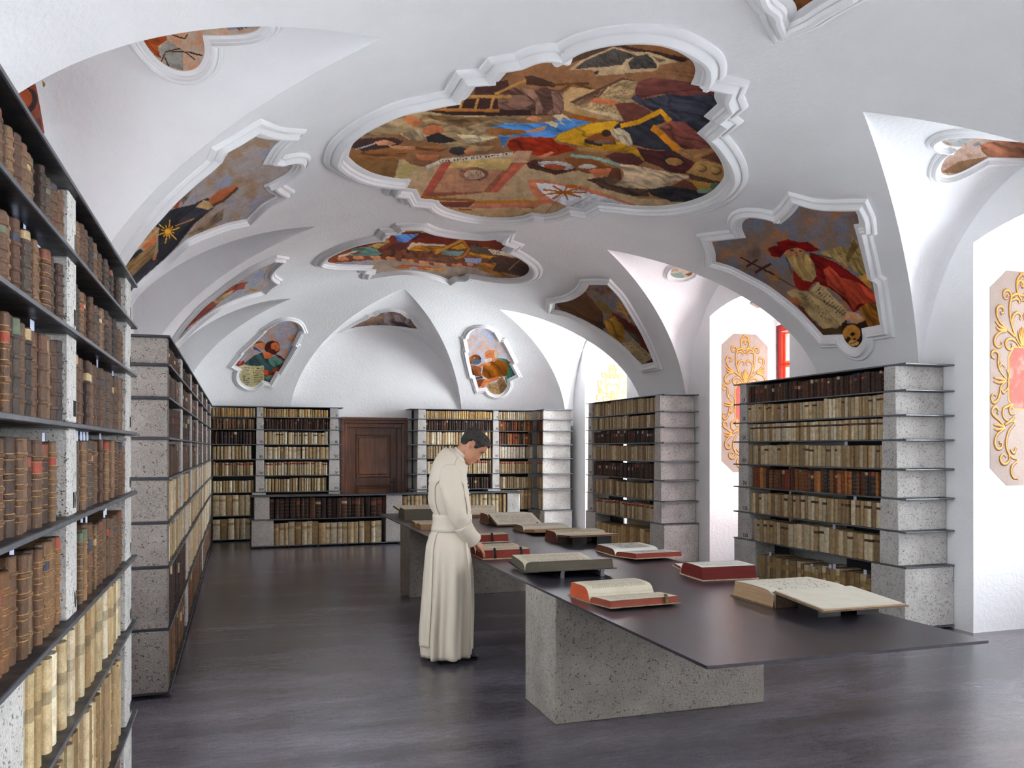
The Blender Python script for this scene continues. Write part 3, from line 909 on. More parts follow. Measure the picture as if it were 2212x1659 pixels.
def f_BR(k, bi, mid):
    if mid > 4.65:
        return {0: P_(VELB, .07, .1, .82), 1: P_(VELB, .07, .1, .93, 'tanband'), 2: P_(VELB, .035, .06, .8), 3: P_(VELB, .035, .06, .8, 'redtop'),
                4: P_(GREY, .045, .075, .9), 5: P_(MULTI, .035, .055, .9, 'multi'), 6: P_(MULTI, .03, .05, .93, 'multi'), 7: P_(VELL, .025, .045, .82)}[k]
    return {0: P_(VELL, .07, .1, .82), 1: P_(VELL, .06, .09, .75), 2: P_(DARK, .035, .06, .76, 'gilt'), 3: P_(VELL, .03, .05, .84, 'redtop'),
            4: P_(VELB, .045, .075, .92), 5: P_(VELL, .035, .065, .92), 6: P_(DARK, .03, .055, .93), 7: P_(TAN, .025, .045, .86)}[k]
bookcase('bookcase', 'far bookcase between the walnut door and the white window pier', 'bookcase', 'b', 15.3, 3.12, 5.45, .42, ZP,
         [(3.13, 3.33, 0, 7), (4.58, 4.74, 2, 7), (4.5, 4.76, 0, 1)], flush=(False, True), over=(.12, 0), fills=f_BR, short='bookcase past door', ends=('door-side',), nums=NB)
def f_C(k, bi, mid): return f_BR(k, 0, 5)
bookcase('bookcase', 'short return of the far bookcase with bright speckled end blocks', 'bookcase', 'e', 5.45, 14.78, 15.29, .56, ZP,
         [(14.78, 15.0, 0, 7, 'start')], over=(.03, 0), fills=f_C, short='bookcase return', ends=('near',), back=False, flush=(False, True))


def f_LB(k, bi, mid):
    if k == 1: return P_(MULTI if mid > 9 else DARK, .05, .1, .93, 'multi') if mid < 2.45 else P_(VELL, .06, .085, .93, 'tanband')
    return P_(VELL, .075, .115, .86, 'tanband')
bookcase('bookcase', 'low two-shelf bookcase standing free in front of the walnut door', 'bookcase', 'b', 14.1, .2, 4.74, .46, [.03, .47, .845],
         [(.2, .54, 0, 0), (.24, .48, 1, 1), (2.36, 2.64, 0, 1), (4.5, 4.74, 0, 1)], over=(.03, .06), fills=f_LB, short='low bookcase', ends=('wall-side',))


def f_A(k, bi, mid):
    return {0: P_(VELB, .05, .085, .72, 'banded'), 1: P_(VELB, .05, .085, .84, 'labels'), 2: P_(VELB, .045, .08, .86, 'labels'), 3: P_(MULTI, .035, .06, .9, 'multi'),
            4: P_(VELB, .045, .075, .84, 'labels'), 5: P_(VELL, .038, .048, .93, 'darkband'), 6: P_(VELL, .038, .06, .92, 'labels'), 7: P_(DARK, .032, .05, .86)}[k]
NA = {1: 'LII', 2: 'LIII', 3: 'LIV', 4: 'DVI', 5: 'DVI', 6: 'LVI', 7: 'LVII'}
bookcase('bookcase', 'window bookcase behind the big open atlas, brown books on its top shelf', 'bookcase', 'e', 5.57, 5.94, 8.64, .54, ZI,
         [(5.95, 6.37, 0, 7, 'start'), (8.22, 8.63, 0, 7, 'end')], flush=(False, False), over=(.0, .0), fills=f_A, short='first window bookcase', ends=('near',), nums=None, back=[(6.3, 7.02), (7.95, 8.3)], top_over=.0)
def f_B(k, bi, mid):
    return {0: P_(TAN, .045, .075, .74), 1: P_(VELB, .04, .065, .8, 'redtop' if mid > 0 else None), 2: P_(VELB, .03, .065, .84), 3: P_(DARK, .035, .055, .9),
            4: P_(VELB, .035, .06, .88), 5: P_(DARK, .03, .05, .92), 6: P_(VELB, .03, .05, .88), 7: P_(VELB, .03, .055, .9)}[k]
bookcase('bookcase', 'window bookcase further back, cream books on its top shelf', 'bookcase', 'e', 5.57, 10.34, 13.1, .54, ZI,
         [(10.35, 10.77, 0, 7, 'start'), (12.7, 13.1, 0, 7, 'end')], flush=(False, False), over=(.0, .0), fills=f_B, short='second window bookcase', ends=('near',), back=[(10.72, 11.3), (12.2, 12.75)], top_over=.0)
for case, yy_ in ((5, 0), (6, 0)): pass
# the stencilled numerals on the far piers of the two window cases
cases = [o for o in C.objects if o.name.startswith('bookcase') and o.parent is None]
for T in cases[-2:]:
    blocks = sorted([c for c in T.children if c.name.startswith('concrete_block')], key=lambda o: o.data.vertices[0].co.z)
    y1 = max(b.data.vertices[0].co.y for b in blocks)
    far = [b for b in blocks if b.data.vertices[0].co.y > 0]
    for k, b in enumerate(far):
        if k == 0: continue
        zz = min(v.co.z for v in b.data.vertices); y0 = min(v.co.y for v in b.data.vertices) + T.location.y
        numeral(NA[8 - k], mapper('e', 5.57), y0 + .02, zz + .02, .045, b, True)
make_books()
# ---------------------------------------------------------------- frescoes in stucco frames
_rng = np.random.RandomState(5)
_LAT = _rng.rand(128, 128)
def vnoise(x, y):
    x = np.asarray(x, float); y = np.asarray(y, float)
    xi = np.floor(x).astype(int); yi = np.floor(y).astype(int); fx = x - xi; fy = y - yi
    fx = fx * fx * (3 - 2 * fx); fy = fy * fy * (3 - 2 * fy)
    g = lambda a, b: _LAT[a % 128, b % 128]
    return (g(xi, yi) * (1 - fx) + g(xi + 1, yi) * fx) * (1 - fy) + (g(xi, yi + 1) * (1 - fx) + g(xi + 1, yi + 1) * fx) * fy
def fbm(x, y, o=3):
    s = 0; a = .5; t = 0
    for _ in range(o): s = s + a * vnoise(x, y); t += a; a *= .5; x = x * 2.03 + 7.1; y = y * 2.03 + 3.7
    return s / t


def inpoly(X, Y, P):
    P = np.asarray(P, float); r = np.zeros(X.shape, bool); n = len(P); j = n - 1
    lo = P.min(0); hi = P.max(0); m = (X >= lo[0]) & (X <= hi[0]) & (Y >= lo[1]) & (Y <= hi[1])
    x = X[m]; y = Y[m]; q = np.zeros(x.shape, bool)
    for i in range(n):
        xi, yi = P[i]; xj, yj = P[j]
        c = ((yi > y) != (yj > y))
        if c.any(): q ^= c & (x < (xj - xi) * (y - yi) / ((yj - yi) or 1e-9) + xi)
        j = i
    r[m] = q
    return r


def smooth_poly(pts, k=5):
    """points flagged with a third value are corners, the others are joined by a smooth curve"""
    n = len(pts); out = []
    cn = [len(p) > 2 for p in pts]; P = [np.array(p[:2], float) for p in pts]
    for i in range(n):
        a, b = P[i], P[(i + 1) % n]
        p0 = a if cn[i] else P[i - 1]; p3 = b if cn[(i + 1) % n] else P[(i + 2) % n]
        if cn[i] and cn[(i + 1) % n]: out.append(a); continue
        if cn[i]: p0 = 2 * a - b
        if cn[(i + 1) % n]: p3 = 2 * b - a
        for s in range(k):
            t = s / k
            out.append(.5 * ((2 * a) + (-p0 + b) * t + (2 * p0 - 5 * a + 4 * b - p3) * t * t + (-p0 + 3 * a - 3 * b + p3) * t ** 3))
    return np.array(out)


class Art:
    """a fresco: outline and patches of colour, laid on the vault"""
    def __init__(s, ox, oy, sc_): s.o = (ox, oy); s.s = sc_; s.layers = []; s.dx = 0
    def q(s, p): return (s.o[0] + (p[0] + s.dx) / s.s, s.o[1] + p[1] / s.s)
    def p(s, col, pts, fold=None, amp=.22):
        s.layers.append(('p', col, np.array([s.q(p) for p in pts]), fold, amp)); return s
    def e(s, col, x, y, rx, ry, rot=0, fold=None):
        pts = []
        for i in range(20):
            g = i * math.pi / 10; a, b = rx * math.cos(g), ry * math.sin(g); c, d = math.cos(rot), math.sin(rot)
            pts.append((x + a * c - b * d, y + a * d + b * c))
        return s.p(col, pts, fold)
    def l(s, col, pts, wd, n=None):
        for a, b in zip(pts[:-1], pts[1:]):
            d = math.hypot(b[0] - a[0], b[1] - a[1]) or 1; nx, ny = -(b[1] - a[1]) / d * wd / 2, (b[0] - a[0]) / d * wd / 2
            ex, ey = (b[0] - a[0]) / d * wd * .2, (b[1] - a[1]) / d * wd * .2
            s.p(col, [(a[0] + nx - ex, a[1] + ny - ey), (b[0] + nx + ex, b[1] + ny + ey), (b[0] - nx + ex, b[1] - ny + ey), (a[0] - nx - ex, a[1] - ny - ey)])
        return s
    def text(s, col, o, u, v, rows, seed=1, frac=.55):
        """rows of written words in the parallelogram o, o+u, o+v"""
        rr = random.Random(seed)
        for r_ in range(rows):
            t0 = (r_ + .25) / rows; t1 = t0 + frac / rows; x = rr.uniform(.0, .08)
            while x < .94:
                w_ = rr.uniform(.03, .075); x1 = min(x + w_, 1); sl = .015
                f = lambda a, b: (o[0] + u[0] * a + v[0] * b, o[1] + u[1] * a + v[1] * b)
                if rr.random() < .8: s.p(col, [f(x, t0), f(x1, t0 + sl), f(x1, t1), f(x, t1 - sl)])
                x = x1 + rr.uniform(.012, .05)
        return s
    def paint(s, PX, PY, base, mood):
        col = np.empty(PX.shape + (3,)); col[:] = lin(base)
        if mood:
            for (c, sc_, lo, hi, seed) in mood:
                n = fbm(PX / sc_ + seed, PY / sc_ + seed * 2.3, 4); k = np.clip((n - lo) / (hi - lo), 0, 1)[..., None]
                col = col * (1 - k) + np.array(lin(c)) * k
        for (_, c, P, fold, amp) in s.layers:
            wob = 1.2 * (fbm(PX / 9.0, PY / 9.0, 2) - .5) * 2
            m = inpoly(PX + wob, PY - wob, P)
            if not m.any(): continue
            cc = np.array(lin(c)); x = PX[m]; y = PY[m]
            if fold is not None:
                g, wl = fold; s_ = x * math.sin(g) - y * math.cos(g); t_ = x * math.cos(g) + y * math.sin(g)
                w1 = s_ + 2.2 * wl * (fbm(x / (wl * 4) + 3, y / (wl * 4), 2) - .5)
                n1 = fbm(w1 / wl * 1.25 + 31, t_ / (wl * 5.5) + 17, 3); n2 = fbm(w1 / (wl * 2.6) + 5, t_ / (wl * 9) + 40, 2)
                k = 1 + amp * 6.4 * (n1 - .5) + amp * 3.4 * (n2 - .5)
                rd = 1 - np.abs(2 * fbm(w1 / (wl * 1.5) + 60, t_ / (wl * 8) + 2, 2) - 1); k = k * (1 - .5 * np.clip((rd - .86) / .12, 0, 1)) + .22 * np.clip((.74 - rd) / .3, 0, 1)
            else:
                k = 1 + .34 * (fbm(x / 7 + 11, y / 7, 3) - .5)
            lo_, hi_ = P.min(0), P.max(0)
            k = k * (1.2 - .22 * (x - lo_[0]) / max(hi_[0] - lo_[0], 1) - .22 * (y - lo_[1]) / max(hi_[1] - lo_[1], 1) + .5 * (fbm(x / 16 + 3, y / 11 + 8, 2) - .5))
            col[m] = cc * np.clip(k, .25, 2.2)[:, None]
        k = .86 + .28 * fbm(PX / 2.6, PY / 2.6, 2)
        col = col * k[..., None] * 1.22; g_ = col.mean(-1, keepdims=True); return np.clip(g_ + (col - g_) * 1.08, 0, 1)


def prof(w_, h_):
    return [(-.012, -.03), (-.012, .012), (.1 * w_, .3 * h_), (.2 * w_, .28 * h_), (.24 * w_, .62 * h_), (.32 * w_, .62 * h_), (.36 * w_, .95 * h_), (.50 * w_, 1.0 * h_),
            (.60 * w_, .84 * h_), (.66 * w_, .55 * h_), (.76 * w_, .42 * h_), (.80 * w_, .55 * h_), (.90 * w_, .5 * h_), (1.0 * w_, .2 * h_), (1.0 * w_, -.04)]


def fresco(label, outline, art, base, mood=None, step=2.0, fw=.14, fh=.06, H=ceil_h, name='ceiling_fresco', frame=True, t0=.6):
    P2 = smooth_poly([art.q(p) + tuple(p[2:]) for p in outline])
    # outline on the vault
    den = []
    for a, b in zip(P2, np.roll(P2, -1, 0)):
        k = max(1, int(np.hypot(*(b - a)) / 9))
        for i in range(k): den.append(a + (b - a) * i / k)
    den = np.array(den)
    Q = cast(den[:, 0], den[:, 1], H, t0=t0); ok = ~np.isnan(Q[:, 0]); den = den[ok]; Q = Q[ok]
    med = np.median(Q, 0); far_ = np.linalg.norm(Q - med, axis=1); ok = far_ < max(.6, np.median(far_) * 3.2) if len(outline) == 10 else far_ > -1
    den = den[ok]; Q = Q[ok]
    c = Q.mean(0)
    T = thing(name, tuple(c), label, 'fresco')
    x0, y0 = P2.min(0) - step; x1, y1 = P2.max(0) + step
    xs = np.arange(x0, x1, step); ys = np.arange(y0, y1, step); PX, PY = np.meshgrid(xs, ys)
    inside = inpoly(PX, PY, P2)
    fi = inside[:-1, :-1] & inside[1:, :-1] & inside[1:, 1:] & inside[:-1, 1:]
    use = np.zeros(PX.shape, bool); use[:-1, :-1] |= fi; use[1:, :-1] |= fi; use[1:, 1:] |= fi; use[:-1, 1:] |= fi
    idx = -np.ones(PX.shape, int); ux, uy = PX[use], PY[use]
    pts = cast(ux, uy, H, t0=t0); good = ~np.isnan(pts[:, 0])
    N = normal(np.nan_to_num(pts), H); pts = pts + N * .005
    tmp = -np.ones(len(ux), int); tmp[good] = np.arange(good.sum()); idx[use] = tmp
    quad = np.stack([idx[:-1, :-1], idx[:-1, 1:], idx[1:, 1:], idx[1:, :-1]], -1)[fi]
    quad = quad[(quad >= 0).all(1)]
    vv = pts[good]
    # drop quads that jump across an edge of the vault
    e = np.linalg.norm(vv[quad[:, 0]] - vv[quad[:, 2]], axis=1); quad = quad[e < max(.05, np.median(e) * 6)]
    col = art.paint(ux[good], uy[good], base, mood)
    build('painting', vv, quad, M['fresco'], T, vcols=col, smooth=True)
    if not frame: return T
    n = len(Q); Nn = normal(Q, H)
    nx = np.roll(Q, -1, 0); pv = np.roll(Q, 1, 0)
    t1 = Q - pv; t2 = nx - Q
    for t in (t1, t2):
        t -= Nn * (t * Nn).sum(1)[:, None]; t /= np.maximum(np.linalg.norm(t, axis=1), 1e-9)[:, None]
    s1 = np.cross(Nn, t1); s2 = np.cross(Nn, t2)
    dot = np.clip((s1 * s2).sum(1), -.6, 1); S = (s1 + s2) / (1 + dot)[:, None]
    # outward test by looking where the offset lands
    t_ = Q + S * .03; d = t_[:, 0] * SN + t_[:, 1] * CS
    tx = CXP + FPX * (t_[:, 0] * CS - t_[:, 1] * SN) / d; ty = HY - FPX * (t_[:, 2] - CAMZ) / d
    if inpoly(tx, ty, P2).mean() > .5: S = -S
    pr = prof(fw, fh); k = len(pr)
    V_ = np.concatenate([Q + S * a + Nn * b for a, b in pr]); F_ = []
    big = np.linalg.norm(Q - nx, axis=1) > .6
    gaps = np.where(big)[0]
    if len(gaps) > 1:       # where the vault hides a stretch only the longest run is built
        runs = [((gaps[(i + 1) % len(gaps)] - gaps[i]) % n, gaps[i]) for i in range(len(gaps))]; ln, st = max(runs)
        keep = np.zeros(n, bool); keep[[(st + 1 + q) % n for q in range(ln - 1)]] = True; big = ~keep
    for r_ in range(k - 1):
        for i in range(n):
            if big[i]: continue
            j = (i + 1) % n
            F_.append((r_ * n + i, r_ * n + j, (r_ + 1) * n + j, (r_ + 1) * n + i))
    o = build('stucco_frame', V_, F_, M['stucco'], T); auto_smooth(o, 38)
    return T


CR = 1  # corner flag
# 1 the great fresco over the tables
A = Art(720, 60, 3.95)
BX = 1699
o1 = [(118, 1080), (150, 985), (215, 905), (330, 820), (480, 745), (620, 690), (770, 660), (930, 625), (1115, 597, CR), (1150, 560, CR), (1225, 450, CR), (1400, 440, CR), (1500, 325, CR), (1640, 300), (1764, 252),
      (1840, 250), (1959, 277, CR), (2029, 240), (2149, 165), (2299, 120), (2449, 100), (2599, 95), (2749, 108), (2879, 150), (2999, 210), (3079, 270), (3104, 340), (3094, 410), (3069, 465, CR), (3279, 515, CR),
      (3264, 570), (3294, 640, CR), (3179, 745, CR), (3239, 785, CR), (3119, 890, CR), (3199, 960), (3279, 1060), (3329, 1150), (3347, 1240), (3319, 1310), (3229, 1400), (3099, 1460), (2949, 1500), (2779, 1520), (2599, 1518), (2419, 1500),
      (2244, 1485, CR), (2129, 1545, CR), (1999, 1525, CR), (1899, 1572), (1789, 1590, CR), (1690, 1575, CR), (1600, 1605), (1450, 1618), (1300, 1612), (1150, 1590), (1000, 1550), (920, 1510), (885, 1468, CR), (740, 1455, CR), (700, 1375, CR), (612, 1367, CR), (650, 1290, CR),
      (560, 1285), (420, 1262), (300, 1225), (200, 1170), (140, 1120)]
A.p((182, 156, 122), [(100, 1050), (700, 1130), (1500, 1060), (1700, 1150), (2200, 1200), (2600, 1450), (3400, 1500), (3400, 1750), (0, 1750)])
A.p((136, 98, 60), [(60, 1040), (560, 1120), (520, 1290), (150, 1250)])
A.p((196, 176, 120), [(600, 1130), (720, 1180), (600, 1290), (520, 1270)])
A.p((150, 90, 66), [(940, 1120), (1650, 1150), (1340, 1400), (740, 1450)])
A.p((182, 134, 104), [(1030, 1110), (1530, 1115), (1280, 1395), (850, 1400)])
A.p((206, 176, 116), [(1040, 1105), (1540, 1115), (1480, 1210), (960, 1190)])
A.e((152, 106, 82), 1195, 1245, 130, 58, 0, (0, 12)); A.e((196, 166, 140), 1205, 1247, 90, 38); A.text((120, 86, 70), (1140, 1222), (130, 0), (0, 50), 5, 3)
A.p((186, 92, 74), [(940, 1130), (1030, 1115), (840, 1385), (750, 1440)]); A.p((190, 100, 80), [(1540, 1150), (1650, 1140), (1400, 1400), (1340, 1400)])
A.p((118, 62, 50), [(880, 1480), (1210, 1485), (1150, 1530), (900, 1520)]); A.p((186, 120, 96), [(1210, 1500), (1800, 1485), (1740, 1530), (1160, 1535)])
A.p((160, 98, 34), [(735, 1435), (1210, 1462), (1205, 1484), (735, 1458)]); A.p((182, 122, 48), [(1210, 1472), (1820, 1462), (1820, 1486), (1210, 1500)])
A.p((178, 148, 112), [(930, 1540), (1700, 1530), (1750, 1600), (1200, 1640)]); A.l((150, 90, 30), [(1070, 1545), (1180, 1550)], 16); A.l((150, 90, 30), [(1650, 1530), (1720, 1530)], 14)
A.dx = BX
A.p((190, 120, 90), [(-40, 1290), (60, 1290), (480, 1360), (920, 1520), (600, 1520), (80, 1500), (-20, 1380)])
A.p((206, 210, 216), [(25, 1318), (200, 1330), (450, 1392), (830, 1505), (545, 1500), (430, 1560), (330, 1530), (180, 1470), (75, 1400)])
for p_ in ([(170, 1460), (420, 1370)], [(330, 1520), (500, 1430)], [(60, 1640), (240, 1440)]): A.l((150, 100, 70), p_, 6)
for g_ in range(9):
    q_ = g_ * .7; A.l((168, 96, 34), [(270, 1400), (270 + 190 * math.cos(q_), 1400 + 62 * math.sin(q_))], 15)
A.e((170, 100, 30), 330, 1350, 55, 17)
A.p((148, 104, 72), [(-700, 300), (0, 240), (700, 60), (1400, 100), (1400, 460), (900, 520), (330, 620), (-200, 600)])
A.p((94, 70, 54), [(290, 280), (450, 190), (700, 110), (690, 150), (440, 262), (350, 292)]); A.p((142, 96, 62), [(720, 110), (1100, 60), (1420, 300), (1340, 268), (1000, 195)])
A.p((62, 38, 34), [(700, 115), (860, 160), (1000, 185), (1340, 258), (1290, 290), (1000, 222), (700, 152)], (0.15, 5))
A.p((190, 162, 126), [(310, 350), (420, 270), (690, 155), (830, 200), (1000, 200), (1250, 285), (1080, 310), (1075, 345), (1040, 362), (840, 378), (600, 402), (545, 405), (510, 352)])
A.p((82, 74, 68), [(355, 348), (450, 272), (700, 168), (830, 212), (900, 235), (800, 260), (765, 312), (600, 328)], (.9, 2.2), .16)
A.p((72, 66, 62), [(835, 345), (818, 292), (870, 242), (985, 218), (1055, 300), (1065, 342)], (.6, 2.0), .16); A.p((110, 92, 70), [(1015, 232), (1150, 270), (1080, 292)])
A.p((60, 54, 50), [(528, 362), (570, 360), (555, 395), (530, 388)])
for y_ in (395, 430): A.l((120, 84, 58), [(1080, y_ - 50), (1400, y_ - 10)], 9)
A.dx = 0
A.p((98, 70, 60), [(1205, 460), (1400, 440), (1580, 520), (1640, 560), (1800, 500), (1940, 540), (1980, 640), (1930, 740), (1800, 748), (1500, 720), (1200, 700)], (.4, 10))
A.p((76, 48, 44), [(1210, 465), (1490, 440), (1500, 540), (1210, 565)]); A.p((132, 98, 82), [(1400, 560), (1640, 570), (1710, 640), (1600, 690), (1400, 690)], (.2, 9))
A.p((140, 106, 90), [(1580, 500), (1700, 520), (1790, 640), (1780, 735), (1730, 735), (1720, 620), (1640, 560)], (1.1, 8)); A.p((150, 112, 96), [(1860, 530), (1950, 540), (1975, 640), (1930, 730), (1800, 740), (1880, 680)], (.9, 9))
A.p((74, 50, 40), [(1630, 410), (1700, 400), (1900, 470), (1890, 500), (1650, 480)]); A.l((96, 62, 34), [(1860, 480), (2180, 470)], 20); A.l((104, 70, 40), [(1930, 540), (2040, 470), (2200, 510)], 22)
A.p((60, 38, 33), [(860, 630), (1130, 600), (1400, 600), (1410, 690), (1690, 695), (1690, 745), (900, 748), (760, 690)])
for x_ in (880, 975, 1105, 1235, 1365): A.l((186, 134, 76), [(x_, 600), (x_ - 26, 690)], 22)
A.l((190, 140, 80), [(1140, 578), (1510, 583)], 24); A.l((172, 112, 62), [(770, 690), (1410, 702)], 26); A.l((182, 132, 72), [(1380, 560), (1640, 442)], 22)
A.p((168, 143, 108), [(230, 930), (330, 840), (600, 740), (740, 700), (1000, 740), (1650, 752), (1500, 830), (1290, 880), (1420, 930), (1200, 1000), (1000, 1010), (760, 960), (560, 900)], (0.05, 9))
A.p((128, 98, 66), [(720, 735), (1400, 765), (1100, 850), (900, 790)], (.1, 7)); A.p((200, 180, 146), [(1050, 900), (1410, 930), (1150, 985)], (.1, 8)); A.p((180, 158, 124), [(560, 900), (740, 850), (790, 960), (640, 950)], (1.2, 9))
A.e((190, 114, 78), 850, 870, 92, 46); A.p((46, 41, 40), [(785, 925), (900, 885), (960, 920), (1062, 965), (900, 982), (800, 968)]); A.p((204, 126, 84), [(585, 770), (650, 740), (785, 805), (690, 842)])
A.p((72, 50, 48), [(140, 1010), (220, 940), (500, 930), (600, 960), (540, 1010), (300, 1060)]); A.p((218, 156, 116), [(345, 972), (450, 950), (540, 985), (480, 1002), (380, 1000)]); A.l((206, 200, 198), [(180, 1035), (350, 985)], 9)
A.p((152, 102, 62), [(190, 1085), (250, 1050), (480, 1015), (900, 1000), (990, 1020), (900, 1060), (640, 1060), (620, 1115), (240, 1120)], (.1, 9)); A.p((204, 146, 110), [(460, 1000), (700, 1005), (700, 1030), (520, 1032)])
A.p((142, 98, 68), [(610, 1120), (640, 1040), (900, 1050), (930, 1100), (860, 1160), (760, 1182), (640, 1150)]); A.p((188, 118, 84), [(700, 1072), (905, 1080), (880, 1130), (730, 1120)])
A.p((168, 138, 100), [(1170, 1000), (1370, 1010), (1300, 1050), (1130, 1040)]); A.e((56, 52, 52), 1065, 1045, 76, 38); A.e((194, 128, 90), 1165, 1050, 48, 22)
rb = [(800, 1185), (930, 1130), (1150, 1112), (1330, 1092), (1530, 1068)]; A.l((218, 208, 192), rb, 30)
for i_, ch_ in enumerate('vidi animi Quia vidit me'):
    if ch_ != ' ':
        t_ = i_ / 24; x_ = 905 + 590 * t_; y_ = 1139 - 66 * t_; A.l((70, 56, 48), [(x_, y_ - 9), (x_ + 5, y_ + 7)], 7); A.l((70, 56, 48), [(x_ + 9, y_ - 8), (x_ + 11, y_ + 5)], 5)
A.p((88, 140, 202), [(1290, 862), (1480, 808), (1700, 812), (2029, 768), (2199, 800), (2049, 850), (1929, 900), (1859, 940), (1699, 925), (1500, 925), (1450, 1020), (1425, 960), (1400, 900)], (.1, 10), .14)
A.p((162, 104, 50), [(1290, 882), (1330, 850), (1640, 868), (1650, 892), (1460, 917)]); A.p((208, 144, 104), [(1640, 878), (1820, 830), (1800, 868), (1700, 892)]); A.p((208, 144, 104), [(1640, 775), (1690, 745), (1780, 765), (1740, 800)])
A.p((208, 190, 160), [(1800, 800), (1870, 790), (1990, 830), (1860, 740), (1960, 735), (2060, 800), (1960, 760), (1900, 850)])
A.p((146, 44, 24), [(1480, 1000), (1500, 955), (1600, 925), (1859, 930), (1899, 980), (1999, 1000), (2069, 1040), (1899, 1080), (1759, 1090), (1600, 1050), (1510, 1040)], (.3, 8))
A.p((192, 152, 122), [(1500, 1092), (1580, 1040), (1700, 1045), (1670, 1120), (1560, 1135)]); A.p((208, 130, 96), [(1740, 1095), (1860, 1050), (1890, 1060), (1800, 1105)])
A.p((86, 50, 40), [(1640, 1150), (1720, 1115), (1900, 1130), (2059, 1190), (2079, 1215), (1899, 1250), (1680, 1195)], (.1, 7)); A.e((196, 190, 186), 1900, 1168, 160, 36, .1, (0, 4)); A.e((156, 80, 54), 1890, 1182, 95, 24, .1)
A.dx = BX
A.p((190, 154, 110), [(260, 560), (330, 500), (570, 525), (360, 620), (350, 660), (820, 750), (790, 790), (560, 775), (330, 720), (270, 700)])
A.p((186, 156, 116), [(330, 620), (780, 420), (900, 450), (890, 500), (840, 600), (870, 610), (820, 760), (720, 782), (360, 660)], (-.4, 5), .1)
A.p((92, 66, 52), [(320, 625), (770, 418), (900, 452), (770, 440), (350, 642)]); A.p((128, 96, 74), [(350, 640), (640, 505), (560, 600), (400, 665)], (-.45, 3.2), .2)
A.text((112, 96, 80), (600, 570), (230, -95), (60, 50), 7, 4); A.text((124, 104, 86), (430, 665), (280, 60), (130, -30), 8, 5); A.p((206, 182, 146), [(360, 668), (820, 755), (790, 788), (700, 768)])
A.p((168, 88, 28), [(350, 735), (560, 770), (530, 798), (330, 762)]); A.p((206, 120, 84), [(480, 630), (540, 590), (690, 612), (740, 640), (690, 660), (560, 640)])
A.p((198, 148, 50), [(180, 955), (230, 900), (450, 820), (700, 785), (765, 830), (690, 862), (655, 862), (700, 960), (850, 1000), (880, 1020), (965, 1135), (860, 1065), (600, 1042), (400, 1000)], (-.2, 11), .16)
A.p((106, 60, 54), [(875, 520), (900, 460), (1000, 420), (1150, 430), (1380, 465), (1580, 515), (1560, 575), (1300, 575), (1100, 560), (920, 605), (880, 570)], (.1, 12))
A.p((52, 52, 62), [(840, 600), (870, 568), (930, 605), (1150, 560), (1300, 575), (1560, 562), (1600, 640), (1480, 745), (1545, 785), (1420, 892), (1200, 795), (1000, 690), (900, 645)], (.35, 8), .3)
A.p((104, 60, 50), [(700, 650), (760, 630), (870, 640), (1010, 700), (1010, 745), (850, 795), (750, 845), (740, 800), (780, 790), (720, 682)])
A.p((48, 48, 56), [(690, 845), (760, 790), (770, 842), (900, 822), (1095, 725), (1135, 800), (1015, 842), (1100, 905), (1195, 1045), (1000, 1032), (860, 992), (790, 905), (700, 868)], (.5, 12))
A.l((210, 150, 50), [(760, 832), (900, 800), (1095, 705), (1170, 785)], 40); A.l((206, 132, 46), [(1030, 850), (1110, 920), (1240, 1040)], 55)
A.p((204, 184, 154), [(660, 868), (740, 848), (825, 890), (852, 960), (845, 1012), (765, 985), (700, 935)], (.9, 4.5), .2)
A.p((142, 78, 44), [(440, 950), (520, 905), (640, 880), (700, 930), (720, 992), (600, 992), (480, 988)]); A.l((58, 46, 40), [(450, 962), (590, 990)], 34); A.e((70, 46, 34), 630, 895, 44, 32); A.e((120, 96, 78), 610, 970, 90, 18)
A.p((86, 43, 44), [(885, 1018), (1000, 1040), (1190, 1048), (1290, 1042), (1405, 1112), (1325, 1242), (1180, 1232), (1060, 1172), (960, 1135)], (.2, 14))
A.p((118, 66, 58), [(1085, 850), (1180, 788), (1300, 800), (1420, 892), (1545, 1022), (1290, 1032), (1200, 955)], (.4, 9)); A.e((48, 34, 30), 1200, 1130, 96, 48, .1); A.e((156, 116, 70), 1210, 1137, 76, 34, .1)
A.p((88, 48, 44), [(615, 1090), (700, 1058), (860, 1070), (960, 1140), (900, 1172), (720, 1150)])
A.p((176, 134, 84), [(380, 1020), (480, 1012), (640, 1050), (640, 1075), (400, 1045)]); A.p((132, 78, 42), [(270, 1100), (540, 1118), (640, 1180), (700, 1182), (480, 1242), (380, 1212)]); A.l((146, 172, 156), [(330, 1082), (560, 1110), (740, 1170)], 26)
A.e((190, 184, 180), 470, 1180, 80, 18); A.p((194, 116, 80), [(480, 1205), (665, 1190), (685, 1230), (540, 1282)]); A.p((92, 54, 38), [(680, 1190), (750, 1200), (765, 1292), (640, 1272)])
A.p((192, 168, 138), [(740, 1160), (870, 1170), (1362, 1266), (1200, 1322), (1060, 1372), (860, 1362), (690, 1342), (770, 1290), (780, 1230)], (.3, 8))
A.p((78, 58, 46), [(460, 1290), (620, 1268), (760, 1292), (690, 1342), (980, 1380), (1000, 1432), (850, 1432), (600, 1362)], (.2, 9)); A.p((96, 56, 42), [(1190, 1342), (1290, 1290), (1422, 1342), (1390, 1402), (1250, 1382)])
A.p((44, 42, 46), [(970, 1382), (1120, 1352), (1200, 1348), (1510, 1402), (1400, 1482), (1200, 1482), (1030, 1432)], (.2, 8), .3)
A.p((92, 58, 46), [(1430, 1102), (1560, 1058), (1640, 1162)]); A.p((152, 112, 72), [(1200, 1042), (1285, 1045), (1430, 1122), (1400, 1152)])
